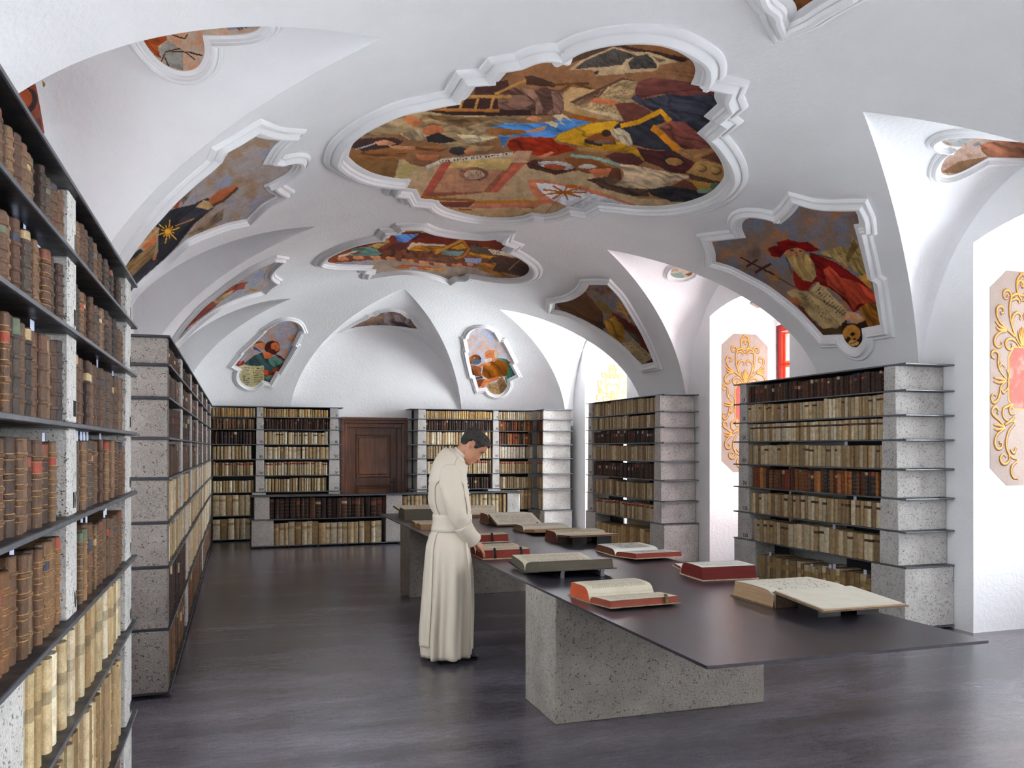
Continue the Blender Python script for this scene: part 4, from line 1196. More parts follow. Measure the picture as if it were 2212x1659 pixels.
A.p((80, 52, 38), [(1330, 1240), (1610, 1312), (1600, 1345), (1340, 1282)]); A.p((170, 130, 82), [(1310, 1232), (1430, 1120), (1645, 1170), (1648, 1240), (1605, 1312)])
A.e((120, 88, 54), 1445, 1195, 48, 34); A.e((176, 138, 90), 1437, 1190, 40, 26); A.e((120, 88, 54), 1570, 1215, 48, 36); A.e((176, 138, 90), 1562, 1209, 40, 27); A.l((170, 126, 80), [(1380, 1095), (1560, 1032)], 22)
A.p((152, 118, 62), [(1340, 1290), (1600, 1332), (1510, 1412), (1420, 1382)]); A.e((112, 138, 110), 1470, 1390, 62, 20); A.e((80, 96, 72), 1565, 1350, 52, 36)
A.dx = 0
fresco('largest ceiling fresco, scholars with books, ladder and sunburst window, many-lobed frame', o1, A, (150, 108, 74), [((128, 88, 60), 40, .45, .8, 2)], 1.7, .2, .075)

# 2 the second great fresco
A = Art(680, 470, 4.424)
o2 = [(112, 410), (160, 350), (270, 290), (400, 240), (560, 205), (700, 188, CR), (740, 132, CR), (850, 128, CR), (885, 88, CR), (980, 88, CR), (1040, 112), (1120, 135), (1300, 165), (1500, 183), (1650, 190), (1770, 180, CR), (1745, 215, CR), (1850, 250, CR), (1790, 300, CR),
      (1880, 330), (1980, 390), (2040, 440), (2058, 490), (2030, 540), (1960, 568), (1850, 580), (1700, 570), (1550, 545), (1465, 532, CR), (1410, 565, CR), (1330, 560, CR), (1280, 592, CR), (1200, 560), (1100, 530), (1000, 510), (900, 500), (800, 500), (700, 512), (570, 532, CR), (582, 492, CR), (530, 490, CR), (555, 455, CR), (400, 450), (250, 445), (150, 432)]
A.p((150, 132, 118), [(120, 430), (500, 392), (1000, 405), (1400, 450), (2060, 580), (1300, 640), (400, 600)])
A.p((156, 148, 156), [(200, 438), (500, 400), (560, 450), (300, 460)]); A.p((166, 90, 44), [(740, 480), (840, 445), (1000, 455), (1190, 480), (1290, 515), (1100, 498), (950, 488)]); A.e((160, 150, 158), 945, 478, 48, 12)
A.p((196, 138, 70), [(1040, 480), (1190, 482), (1285, 512), (1120, 498)])
A.p((112, 44, 26), [(700, 180), (1000, 120), (1560, 190), (1500, 290), (1000, 300), (600, 310), (640, 230)], (.1, 8)); A.p((168, 128, 66), [(850, 128), (890, 86), (990, 88), (1300, 165), (1200, 172), (980, 130)])
A.p((96, 138, 204), [(742, 155), (1000, 150), (880, 232), (800, 235)], (.5, 6)); A.p((120, 60, 34), [(110, 420), (300, 300), (560, 210), (700, 190), (740, 280), (600, 330), (560, 400), (160, 432)], (.5, 6))
A.p((190, 150, 92), [(520, 270), (700, 195), (720, 230), (590, 300)], (.3, 4)); A.p((104, 136, 126), [(350, 290), (560, 270), (640, 340), (560, 390), (340, 360)], (.2, 6)); A.l((206, 188, 166), [(230, 370), (400, 322)], 22); A.p((150, 44, 30), [(330, 345), (470, 308), (400, 345)])
A.p((96, 40, 32), [(640, 300), (780, 240), (900, 250), (830, 310)]); A.p((204, 184, 152), [(880, 290), (930, 232), (1240, 255), (1250, 270), (960, 262), (900, 310)]); A.p((196, 130, 42), [(900, 300), (960, 262), (1180, 275), (1240, 262), (1180, 318), (940, 312)], (.1, 6))
A.p((120, 30, 20), [(980, 190), (1320, 200), (1300, 235), (960, 235)]); A.l((198, 140, 60), [(1150, 335), (1410, 212)], 26); A.l((182, 116, 46), [(1410, 212), (1475, 300), (1420, 370), (1300, 400)], 22); A.p((212, 160, 60), [(1300, 290), (1410, 240), (1450, 290), (1380, 302)])
A.p((116, 140, 132), [(1230, 310), (1430, 320), (1380, 370), (1200, 345)], (.1, 6)); A.p((90, 80, 66), [(1480, 262), (1650, 290), (1700, 350), (1500, 320)]); A.p((210, 150, 46), [(1480, 330), (1740, 370), (1740, 402), (1460, 352)], (.2, 5))
A.p((214, 200, 172), [(1655, 295), (1780, 312), (1900, 350), (1960, 390), (1820, 362), (1700, 345)]); A.text((120, 104, 90), (1670, 300), (110, 16), (20, 34), 5, 6)
A.p((120, 46, 26), [(1550, 195), (1750, 190), (1850, 250), (1780, 300), (1560, 260)]); A.p((64, 40, 32), [(1700, 370), (1960, 395), (2050, 480), (1990, 560), (1700, 500), (1640, 430)], (.5, 8)); A.p((150, 160, 190), [(1430, 390), (1600, 380), (1580, 450), (1440, 420)])
A.p((150, 96, 40), [(1560, 430), (1740, 430), (1700, 500), (1900, 560), (1760, 565), (1560, 490)], (.3, 5)); A.l((170, 120, 70), [(1850, 500), (1960, 400)], 8); A.p((130, 84, 60), [(1080, 380), (1300, 370), (1400, 420), (1100, 420)], (.2, 5))
for i_ in range(26):
    x_ = 180 + i_ * 52 + (i_ * 37 % 20); y_ = 400 - 30 * math.sin(i_ * .22) + (i_ * 53 % 26); A.e((200, 132, 88) if i_ % 3 else (120, 60, 40), x_, y_, 34, 15, .2)
fresco('second ceiling fresco further on, crowd with golden harp and blue cloth', o2, A, (118, 62, 40), [((150, 96, 52), 14, .5, .75, 3), ((58, 32, 24), 10, .55, .75, 9)], 1.3, .18, .065)

# 3 the cardinal over the window bookcase
A = Art(1480, 380, 3.95)
o3 = [(255, 730, CR), (250, 640), (218, 548, CR), (380, 530), (510, 515, CR), (478, 430), (500, 368), (560, 342), (650, 345), (740, 365), (815, 395, CR), (870, 350), (930, 290), (975, 230, CR), (1100, 265), (1250, 285), (1465, 285, CR), (1490, 340), (1500, 410, CR), (1455, 415, CR), (1490, 540), (1530, 700), (1570, 870, CR),
      (1615, 900, CR), (1645, 1080), (1680, 1275, CR), (1520, 1305, CR), (1528, 1390), (1505, 1440), (1470, 1468), (1420, 1460), (1370, 1415), (1345, 1360, CR), (1180, 1365, CR), (1100, 1275), (980, 1150), (850, 1040), (700, 930), (550, 850), (400, 775)]
A.p((150, 126, 82), [(1150, 650), (1330, 598), (1400, 612), (1430, 515), (1495, 585), (1540, 700), (1600, 1000), (1500, 840), (1420, 790), (1290, 712)], (.9, 4), .2); A.p((112, 88, 54), [(1370, 690), (1440, 540), (1480, 600), (1390, 745)]); A.p((190, 140, 70), [(1480, 850), (1570, 840), (1600, 960), (1520, 920)])
A.p((112, 26, 24), [(1060, 655), (1180, 690), (1300, 740), (1450, 850), (1600, 980), (1660, 1100), (1500, 1130), (1440, 1170), (1380, 1080), (1300, 1000), (1200, 940), (1120, 900), (1000, 990), (940, 940), (915, 800), (1080, 900), (1110, 840)], (.6, 14))
A.p((172, 70, 52), [(1180, 800), (1230, 765), (1330, 860), (1440, 890), (1610, 985), (1650, 1080), (1490, 1085), (1440, 1140), (1390, 1050), (1220, 930)], (.9, 10)); A.p((140, 36, 30), [(925, 800), (1000, 900), (1090, 920), (1050, 980), (950, 950)])
A.l((62, 34, 26), [(475, 690), (780, 852)], 15); A.l((62, 34, 26), [(528, 768), (618, 712)], 20); A.l((62, 34, 26), [(602, 818), (736, 745)], 22); A.l((150, 96, 40), [(770, 845), (815, 875)], 22); A.l((66, 44, 34), [(810, 872), (945, 955)], 7)
A.p((178, 126, 90), [(840, 632), (960, 605), (1015, 640), (1005, 695), (900, 705), (858, 685)]); A.p((176, 146, 96), [(870, 690), (955, 675), (1040, 665), (1105, 740), (1120, 855), (1085, 902), (1000, 882), (935, 805)], (1.2, 9), .24); A.e((64, 38, 28), 915, 632, 18, 8); A.e((64, 38, 28), 985, 640, 14, 7); A.l((126, 76, 52), [(950, 640), (962, 682)], 9)
A.p((126, 24, 24), [(702, 622), (740, 600), (792, 592), (785, 560), (880, 538), (960, 560), (1050, 556), (1095, 592), (1158, 625), (1100, 642), (1040, 642), (960, 606), (870, 630), (840, 660), (815, 692), (740, 682)], (.2, 16), .14)
A.l((40, 30, 24), [(862, 690), (890, 770), (915, 830)], 6); A.l((40, 30, 24), [(1060, 655), (1260, 700)], 7)
A.p((74, 56, 40), [(880, 1000), (1180, 1360), (1340, 1340), (1410, 1180), (1300, 1300), (1150, 1290)]); A.p((180, 154, 112), [(865, 985), (930, 965), (1065, 985), (1320, 1275), (1180, 1305)], (.9, 30), .06); A.p((176, 152, 112), [(1062, 985), (1140, 898), (1412, 1172), (1330, 1275)], (.9, 30), .06)
A.text((72, 58, 46), (945, 985), (95, 22), (225, 230), 13, 8, .62); A.text((66, 52, 42), (1100, 985), (60, -55), (225, 232), 12, 9, .6)
A.p((154, 94, 62), [(890, 1035), (960, 1038), (992, 1090), (940, 1112)]); A.p((92, 44, 30), [(960, 1110), (1000, 1110), (1180, 1360), (1120, 1290)]); A.p((196, 146, 108), [(1380, 1150), (1480, 1168), (1532, 1230), (1460, 1262), (1365, 1225)])
A.p((138, 88, 38), [(1480, 1130), (1560, 1075), (1655, 1095), (1680, 1285), (1560, 1295), (1530, 1200)], (1.0, 10)); A.p((42, 30, 24), [(1340, 1250), (1460, 1262), (1540, 1230), (1570, 1310), (1530, 1470), (1340, 1470)]); A.e((176, 120, 60), 1425, 1340, 76, 72); A.e((200, 150, 92), 1440, 1425, 46, 24)
A.e((40, 26, 20), 1396, 1388, 17, 20); A.e((40, 26, 20), 1432, 1348, 20, 16); A.e((50, 32, 24), 1450, 1390, 9, 12); A.l((50, 34, 26), [(1410, 1430), (1470, 1410)], 7)
fresco('fresco of an old man in red hat holding an open book above a skull', o3, A, (128, 108, 96), [((116, 118, 130), 26, .5, .75, 4), ((158, 114, 80), 22, .5, .75, 7), ((104, 84, 74), 34, .55, .8, 1)], 1.6, .14, .06)

# 4 the bishop
A = Art(1140, 560, 6.144)
o4 = [(345, 668, CR), (355, 570, CR), (450, 560), (580, 528), (700, 462), (770, 395), (812, 320, CR), (900, 317), (1062, 320, CR), (1200, 470), (1350, 700), (1500, 950), (1620, 1200), (1690, 1368, CR), (1520, 1405, CR), (1440, 1320), (1250, 1130), (1000, 950), (750, 810), (500, 700)]
A.p((96, 62, 36), [(300, 500), (760, 420), (1000, 700), (1000, 980), (500, 750)], (.5, 14), .12)
A.p((78, 30, 20), [(1130, 690), (1450, 890), (1565, 1050), (1660, 1300), (1480, 1110), (1300, 930), (1120, 790)], (.7, 9)); A.p((64, 74, 58), [(1290, 920), (1420, 1000), (1530, 1130), (1440, 1100)]); A.p((60, 46, 36), [(880, 830), (1000, 820), (1040, 920), (920, 875)])
A.p((156, 116, 46), [(1015, 810), (1150, 755), (1285, 900), (1305, 1060), (1250, 1100), (1150, 1060), (1050, 920)], (1.1, 8)); A.p((140, 100, 70), [(1030, 680), (1120, 690), (1130, 770), (1050, 760)]); A.p((126, 96, 48), [(900, 570), (940, 533), (1100, 640), (1142, 700), (1060, 722), (1000, 690), (935, 620)])
A.l((196, 136, 54), [(1215, 560), (1355, 835)], 20); A.l((196, 136, 54), [(1175, 580), (1215, 600), (1290, 590)], 16); A.l((196, 136, 54), [(1180, 625), (1290, 640)], 16); A.l((196, 136, 54), [(1190, 672), (1380, 740)], 16)
A.p((60, 44, 34), [(1230, 1090), (1400, 1330), (1690, 1400), (1660, 1310)]); A.p((160, 138, 102), [(1250, 1100), (1380, 1105), (1600, 1350), (1520, 1395)]); A.p((156, 134, 98), [(1365, 1100), (1400, 1055), (1662, 1305), (1600, 1350)]); A.text((66, 54, 42), (1300, 1110), (70, 2), (200, 235), 10, 3); A.text((66, 54, 42), (1385, 1095), (28, -28), (220, 232), 10, 4)
fresco('fresco of a bishop with mitre and gold cross staff', o4, A, (134, 116, 108), [((110, 72, 48), 20, .5, .72, 6), ((112, 112, 122), 16, .56, .76, 2)], 1.3, .13, .055)

# 5 and 6 the two narrow ones on the blank side
A = Art(250, 270, 4.74)
o5 = [(-60, 1560), (60, 1395), (200, 1200), (350, 1010), (480, 870), (600, 740), (700, 650), (850, 520), (1000, 400), (1115, 295, CR), (1150, 215, CR), (1270, 150), (1392, 76, CR), (1500, 112), (1600, 127), (1712, 130, CR), (1610, 230), (1520, 382, CR), (1640, 393), (1750, 366), (1812, 375), (1812, 425), (1750, 490), (1640, 555), (1525, 610, CR),
      (1570, 665), (1652, 712, CR), (1500, 800), (1410, 885), (1332, 962, CR), (1150, 1000), (950, 1070), (800, 1130), (680, 1200), (500, 1370), (350, 1500), (200, 1640), (90, 1800, CR), (-90, 1700, CR)]
A.p((132, 112, 92), [(740, 1110), (1110, 840), (1090, 960), (800, 1140)], (-.6, 7)); A.p((126, 108, 92), [(640, 640), (880, 500), (800, 640), (680, 820)], (-.9, 7)); A.p((160, 66, 32), [(585, 845), (692, 690), (665, 760), (632, 842)]); A.p((158, 80, 40), [(500, 1380), (690, 1190), (600, 1310)])
A.p((44, 44, 52), [(380, 1000), (470, 890), (640, 840), (790, 808), (870, 765), (940, 740), (1015, 830), (940, 892), (800, 1010), (700, 1135), (600, 1262), (480, 1380), (350, 1510), (170, 1700), (60, 1690), (60, 1400), (200, 1220), (380, 1360), (425, 1300), (430, 1180), (440, 1050), (330, 1015)], (-.7, 10), .34)
A.p((172, 98, 62), [(960, 740), (1060, 660), (1252, 598), (1225, 660), (1080, 782), (980, 812), (930, 792)]); A.l((84, 54, 36), [(1000, 812), (1090, 775), (1245, 640)], 26); A.p((190, 158, 114), [(818, 832), (900, 758), (960, 790), (1005, 832), (935, 862)]); A.p((168, 132, 94), [(170, 1255), (300, 1082), (440, 1035), (425, 1125), (300, 1205), (155, 1345)], (-.7, 7))
A.p((200, 112, 72), [(268, 1245), (340, 1170), (425, 1128), (400, 1192), (300, 1272)]); A.p((124, 98, 68), [(-40, 1540), (80, 1440), (270, 1290), (412, 1200), (382, 1335), (140, 1570), (0, 1720)], (-.7, 12), .12); A.l((176, 132, 66), [(100, 1530), (380, 1290)], 6); A.l((176, 132, 66), [(90, 1480), (400, 1215)], 6); A.p((200, 104, 64), [(370, 1375), (425, 1298), (402, 1372)])
for g_ in range(12):
    q_ = g_ * .5236 + .2; r_ = 120 if g_ % 2 else 70; A.l((236, 172, 62), [(530, 1085), (530 + r_ * math.cos(q_), 1085 + r_ * math.sin(q_))], 10)
A.l((206, 140, 60), [(600, 1030), (680, 1000), (800, 955)], 8); A.e((240, 180, 70), 530, 1085, 30, 24)
fresco('fresco of a black-robed monk with gold star brooch, on the blank side', o5, A, (156, 146, 142), [((150, 126, 104), 30, .42, .66, 3), ((134, 142, 164), 26, .6, .78, 8)], 1.6, .14, .055)
A = Art(360, 530, 7.54)
o6 = [(115, 1550), (200, 1400), (330, 1230), (470, 1080), (620, 930), (800, 790), (1000, 640), (1200, 500), (1450, 340), (1690, 237, CR), (1812, 250, CR), (1700, 350), (1625, 450), (1612, 510), (1650, 560), (1727, 600, CR), (1640, 660), (1560, 742, CR), (1300, 810), (1000, 930), (800, 1030), (600, 1170), (400, 1340), (250, 1490), (152, 1592, CR)]
A.p((120, 112, 100), [(120, 1550), (480, 1100), (560, 1080), (220, 1500)], (-.8, 4))
A.p((124, 62, 50), [(470, 1110), (640, 950), (800, 825), (940, 750), (960, 700), (1100, 640), (1240, 588), (1328, 590), (1275, 642), (1265, 705), (1150, 722), (1050, 785), (870, 905), (780, 1005), (640, 1115), (480, 1235), (250, 1405), (150, 1565), (125, 1550), (300, 1330)], (-.7, 6)); A.p((176, 150, 114), [(735, 905), (900, 800), (1110, 712), (1000, 835), (800, 945)], (-.6, 6))
A.p((200, 158, 72), [(1160, 520), (1265, 540), (1205, 572)]); A.p((200, 158, 72), [(1030, 605), (1130, 625), (1080, 652)]); A.l((176, 120, 70), [(990, 700), (1350, 460)], 7); A.p((168, 124, 62), [(1240, 782), (1380, 695), (1545, 742), (1380, 740)]); A.p((160, 110, 50), [(820, 780), (990, 650), (960, 700), (880, 760)])
fresco('narrow fresco of a red-robed figure with double cross, on the blank side', o6, A, (150, 152, 160), [((176, 150, 130), 16, .5, .7, 3), ((136, 144, 164), 12, .58, .78, 5)], 1.3, .13, .055)

# 7 and 8 the writers beside the end lunette
A = Art(480, 670, 8.73)
o7 = [(218, 1033, CR), (405, 812, CR), (395, 790, CR), (600, 610), (830, 395, CR), (825, 370, CR), (1080, 212, CR), (1160, 193), (1260, 190), (1370, 220), (1440, 280), (1490, 385, CR), (1450, 395, CR), (1390, 520), (1315, 655, CR), (1360, 680, CR), (1200, 950), (1070, 1165, CR), (1020, 1160, CR), (900, 1372, CR), (750, 1328, CR), (690, 1400), (600, 1445), (500, 1450), (400, 1400), (330, 1330), (303, 1240), (315, 1165), (350, 1112, CR)]
A.p((112, 28, 28), [(1000, 820), (1100, 850), (1180, 920), (1160, 960), (1040, 880)]); A.e((190, 116, 74), 730, 670, 82, 76, .3); A.p((110, 60, 30), [(620, 640), (640, 590), (720, 575), (820, 620), (740, 610)]); A.p((60, 72, 126), [(570, 690), (620, 690), (740, 790), (700, 780), (600, 740)]); A.p((206, 160, 80), [(545, 660), (600, 630), (580, 690), (565, 770)])
A.p((46, 66, 66), [(425, 990), (600, 850), (760, 788), (800, 900), (900, 905), (1020, 850), (1155, 930), (1142, 1032), (1060, 1160), (900, 1372), (790, 1330), (780, 1040), (640, 1050), (430, 1035)], (.8, 8), .3); A.p((100, 136, 120), [(870, 920), (1030, 862), (1150, 938), (1122, 1012), (960, 1065), (900, 1000)], (.8, 8)); A.p((150, 54, 32), [(870, 1185), (1122, 1030), (1062, 1145), (955, 1235), (870, 1235)], (.3, 7)); A.p((96, 126, 116), [(790, 1245), (955, 1230), (890, 1360)], (.8, 7))
A.e((62, 28, 20), 945, 700, 148, 128); A.p((180, 98, 62), [(760, 790), (860, 780), (960, 850), (900, 905), (800, 900)]); A.e((184, 104, 66), 1000, 690, 92, 84, .5); A.e((74, 34, 24), 940, 780, 90, 48, .5); A.e((150, 76, 46), 1000, 700, 12, 40, -.5)
A.p((180, 170, 134), [(318, 1052), (420, 1030), (532, 1045), (565, 1470), (330, 1460)]); A.p((166, 156, 116), [(532, 1045), (640, 1050), (782, 1045), (800, 1470), (560, 1470)]); A.text((66, 54, 46), (365, 1060), (150, 4), (20, 360), 9, 2, .6); A.text((80, 68, 50), (570, 1070), (190, -4), (20, 300), 7, 5, .6)
A.p((146, 60, 44), [(258, 1050), (290, 970), (400, 948), (432, 1010), (330, 1045)]); A.p((176, 78, 50), [(770, 1125), (862, 1128), (865, 1225), (785, 1222)]); A.l((220, 220, 224), [(320, 1010), (440, 870)], 6)
fresco('small fresco of a bearded man in teal holding an open book', o7, A, (152, 143, 146), [((176, 124, 84), 14, .5, .72, 3), ((138, 148, 178), 12, .55, .76, 5)], 1.0, .095, .045)
A = Art(980, 690, 9.22)
o8 = [(490, 1387, CR), (408, 1118, CR), (362, 1110, CR), (265, 650, CR), (292, 640, CR), (242, 382, CR), (285, 370, CR), (300, 300), (370, 210), (470, 165), (600, 160), (700, 190), (742, 237, CR), (775, 240, CR), (895, 450, CR), (965, 438, CR), (1170, 832, CR), (1120, 880, CR), (1245, 1105, CR), (1075, 1192, CR), (1082, 1300), (1040, 1400), (960, 1480), (880, 1507), (780, 1490), (700, 1440), (655, 1360, CR)]
A.p((118, 68, 38), [(330, 900), (550, 930), (545, 1140), (380, 1110)], (1, 7)); A.p((126, 80, 48), [(285, 760), (400, 698), (520, 715), (552, 840), (460, 905), (320, 885)], (.6, 6)); A.e((84, 96, 116), 450, 850, 92, 48, -.2); A.e((40, 44, 56), 520, 780, 26, 22); A.e((206, 180, 150), 420, 765, 18, 14); A.e((30, 24, 24), 425, 765, 8, 8)
A.p((70, 114, 98), [(850, 758), (1050, 785), (1180, 900), (1250, 1105), (1080, 1195), (1070, 1300), (1020, 1180), (1090, 960)], (1.1, 8)); A.p((140, 82, 30), [(590, 900), (700, 850), (850, 778), (1050, 850), (1092, 950), (1050, 1125), (950, 1135), (700, 1185), (550, 1112)], (.9, 9)); A.p((60, 70, 84), [(420, 1145), (580, 1130), (565, 1182), (425, 1195)]); A.p((110, 60, 36), [(420, 1200), (620, 1190), (620, 1260), (460, 1390)])
A.p((196, 120, 80), [(480, 920), (600, 855), (740, 870), (720, 930), (600, 900), (540, 960)]); A.e((198, 124, 82), 740, 690, 132, 92, -.2); A.e((190, 168, 140), 850, 680, 42, 84); A.e((204, 190, 176), 700, 810, 86, 44, -.3); A.p((190, 118, 82), [(760, 780), (860, 760), (860, 810), (780, 860)]); A.e((80, 50, 40), 660, 715, 14, 8)
A.p((186, 108, 66), [(600, 1205), (880, 1130), (912, 1182), (640, 1282), (590, 1375), (535, 1332)]); A.p((164, 134, 98), [(628, 1265), (850, 1250), (960, 1490), (700, 1500)]); A.p((120, 94, 66), [(850, 1250), (962, 1108), (1075, 1330), (950, 1492)]); A.text((64, 50, 38), (665, 1285), (180, -6), (60, 180), 7, 7, .6); A.text((60, 46, 36), (885, 1260), (70, -90), (80, 170), 6, 8, .6)
fresco('small fresco of a bald bearded man in ochre with a lion beside him', o8, A, (178, 172, 178), [((196, 156, 134), 11, .45, .65, 3), ((160, 174, 196), 9, .52, .7, 5)], 1.0, .095, .045)
# 9 the picture over the end lunette
A = Art(440, 640, 2.765)
o9 = [(850, 196, CR), (900, 168), (950, 143), (985, 128, CR), (1000, 112, CR), (1035, 110, CR), (1060, 92), (1090, 86), (1130, 84), (1170, 94), (1205, 120, CR), (1240, 130, CR), (1250, 150, CR), (1283, 193, CR), (1240, 190), (1160, 178), (1060, 172), (960, 178)]
A.p((60, 52, 58), [(1120, 150), (1180, 150), (1240, 185), (1150, 178)]); A.p((150, 116, 92), [(960, 140), (1060, 115), (1080, 125), (1000, 155)])
fresco('small dusky fresco in the tip of the end lunette', o9, A, (124, 104, 96), [((96, 74, 58), 10, .45, .7, 3), ((150, 138, 140), 8, .5, .7, 5)], 1.0, .1, .04)

# 10.. the heart-shaped ones inside the side lunettes
def lun(yc, side):
    def H(X, Y):
        z = side_lun(X, Y, yc)
        z = np.where((X - CX) * side > 0, z, np.nan)
        return np.where(np.isnan(z), 9.0, z)
    return H
A = Art(0, 0, 3.16)
o10 = [(940, 195), (1060, 60), (1280, -50), (1520, -40), (1720, 60), (1800, 130), (1785, 185), (1720, 220), (1600, 236), (1400, 240, CR), (1412, 330), (1400, 400), (1360, 460), (1290, 488), (1200, 480), (1100, 430), (1020, 350), (965, 270)]
A.p((136, 66, 36), [(900, 100), (1330, 60), (1340, 150), (1240, 200), (1130, 210), (1140, 270), (1080, 310), (1100, 400), (960, 300)], (.8, 12)); A.p((140, 136, 128), [(1080, 330), (1150, 270), (1250, 340), (1250, 480), (1130, 440)]); A.p((128, 140, 166), [(1500, 150), (1680, 80), (1780, 120), (1740, 180), (1560, 200)]); A.p((206, 168, 100), [(1560, 90), (1680, 84), (1640, 120)])
for p_ in ([(1100, 420), (1130, 350), (1230, 325)], [(1130, 390), (1160, 470)], [(1150, 220), (1260, 260), (1280, 230)], [(1180, 350), (1290, 350), (1380, 375)], [(1280, 360), (1330, 400)]): A.l((70, 38, 26), p_, 10)
A.p((36, 34, 34), [(1335, 155), (1380, 130), (1455, 120), (1400, 150), (1455, 180), (1380, 168)]); A.text((50, 44, 40), (1640, 215), (120, -60), (-30, -22), 1, 6, .8)
fresco('heart-shaped fresco with bare tree and black bird', o10, A, (176, 156, 138), [((186, 140, 112), 18, .45, .7, 3)], 1.6, .09, .05, H=lun(4.87, -1), t0=2)
A = Art(1600, 0, 2.765)
o11 = [(1185, 838), (1215, 812), (1300, 800), (1420, 803), (1540, 815), (1700, 825), (1830, 840), (1860, 900), (1800, 940), (1692, 945), (1560, 942), (1480, 940, CR), (1400, 985), (1320, 1025), (1250, 1047), (1200, 1040), (1184, 1010), (1200, 960), (1240, 912), (1305, 875, CR), (1225, 866)]
A.p((140, 92, 70), [(1430, 860), (1560, 830), (1700, 850), (1720, 950), (1480, 938), (1440, 900)], (.3, 10)); A.p((112, 84, 60), [(1190, 1030), (1300, 960), (1480, 930), (1330, 1030)]); A.p((120, 124, 126), [(1380, 862), (1420, 840), (1435, 858), (1400, 870)]); A.p((160, 162, 160), [(1190, 830), (1300, 810), (1400, 830), (1300, 872)])
fresco('heart-shaped fresco with brown rocks, in the brightest lunette', o11, A, (172, 148, 136), [((148, 116, 98), 16, .45, .7, 3)], 1.6, .09, .05, H=lun(4.87, 1), t0=2)
A = Art(1140, 560, 6.144)
o12 = [(1880, 190), (1905, 120), (1975, 80), (2060, 70), (2150, 90), (2200, 140), (2185, 200), (2100, 240), (2000, 252), (1915, 232)]
A.p((130, 148, 136), [(1880, 180), (2040, 170), (2100, 260), (1950, 260)]); A.p((120, 86, 56), [(2080, 200), (2250, 130), (2300, 200), (2150, 240)])
fresco('oval fresco half hidden by the vault edge', o12, A, (178, 168, 152), [((150, 130, 112), 10, .45, .7, 3)], 1.2, .08, .045, H=lun(9.2, 1), t0=2)
A = Art(1600, 0, 2.765)
o13 = [(320, 82, CR), (438, 2, CR), (560, -70, CR), (520, -190), (380, -240), (230, -190), (240, -60), (300, 0), (322, 40)]
fresco('ceiling fresco cut off by the picture edge, brown corner showing', o13, A, (124, 78, 42), [((96, 58, 34), 20, .45, .7, 3)], 2.0, .2, .075)
A = Art(0, 0, 3.16)
o14 = [(60, 640), (110, 600), (180, 560), (235, 515, CR), (262, 532), (290, 545), (312, 570), (298, 610), (305, 680), (318, 760), (330, 830), (322, 880), (285, 930, CR), (200, 900), (100, 800)]
A.p((126, 132, 122), [(170, 570), (240, 515), (262, 560), (240, 620)]); A.p((150, 122, 66), [(240, 600), (262, 532), (312, 568), (298, 640), (318, 760), (280, 700)], (1.3, 5)); A.e((120, 56, 38), 170, 690, 110, 130, .6); A.e((44, 26, 24), 165, 690, 82, 100, .6); A.e((140, 64, 32), 140, 670, 76, 80, .6)
A.p((110, 58, 48), [(240, 640), (270, 720), (268, 800), (200, 820), (290, 930), (330, 850), (318, 780), (290, 700)], (1.2, 9))
fresco('painted russet scroll ornament in the first lunette above the bookcase', o14, A, (112, 62, 50), None, 1.4, .02, .02, H=lun(4.87, -1), t0=2, frame=False)

# ---------------------------------------------------------------- painted ornament panels in the window niches
HALF = [[(295, 300), (262, 255), (250, 205), (258, 150), (300, 112), (315, 118)], [(258, 240), (300, 262), (335, 235), (342, 200), (325, 165), (298, 165), (288, 190), (305, 205)],
        [(290, 615), (240, 545), (200, 440), (192, 340), (205, 275), (190, 240), (160, 235), (142, 258), (150, 288), (172, 288), (178, 268)], [(205, 275), (240, 255), (290, 255)], [(205, 300), (245, 285), (272, 305), (262, 318)],
        [(235, 530), (212, 450), (225, 400), (258, 380), (284, 400), (276, 428)], [(292, 610), (270, 540), (262, 505)], [(294, 610), (283, 530), (282, 488)], [(298, 610), (297, 520), (297, 475)],
        [(235, 545), (200, 520), (165, 500)], [(170, 495), (120, 460), (92, 415), (88, 370), (108, 345), (138, 355), (142, 385), (120, 392)], [(168, 500), (110, 480), (75, 450)], [(165, 505), (110, 505), (80, 490)],
        [(168, 512), (110, 525), (72, 565), (72, 605), (98, 622), (128, 610), (125, 590)], [(270, 620), (240, 580), (200, 562), (162, 580), (162, 615), (190, 636), (215, 620), (205, 600)],
        [(70, 700), (48, 690), (48, 662), (75, 650), (102, 672), (98, 725), (110, 780), (165, 838)], [(120, 790), (105, 755), (130, 735), (152, 760)], [(165, 845), (110, 835), (60, 830)], [(160, 850), (110, 862), (62, 858)], [(162, 852), (120, 890), (112, 940), (90, 985), (60, 1000), (44, 975), (55, 945), (78, 950)],
        [(118, 900), (140, 930), (160, 910)], [(178, 850), (185, 810), (165, 770)], [(178, 862), (182, 890), (160, 920)],
        [(150, 1160), (100, 1115), (55, 1080), (52, 1045), (80, 1030), (100, 1055), (92, 1075)], [(150, 1165), (95, 1150), (60, 1150)], [(152, 1170), (100, 1180), (65, 1180)], [(155, 1172), (92, 1215), (72, 1270), (90, 1310), (125, 1305), (128, 1275), (108, 1270)],
        [(235, 1070), (200, 1075), (190, 1040), (215, 1010), (180, 1020), (142, 1040), (138, 1090), (170, 1120), (235, 1130)], [(235, 1140), (185, 1190), (162, 1270), (175, 1330), (210, 1370), (250, 1385)], [(185, 1345), (190, 1385), (165, 1412), (130, 1410), (115, 1375), (138, 1350), (160, 1365)],
        [(200, 1320), (225, 1340), (245, 1300)], [(250, 1400), (212, 1430), (205, 1475), (225, 1510), (255, 1515)], [(150, 1150), (200, 1120), (235, 1090)]]


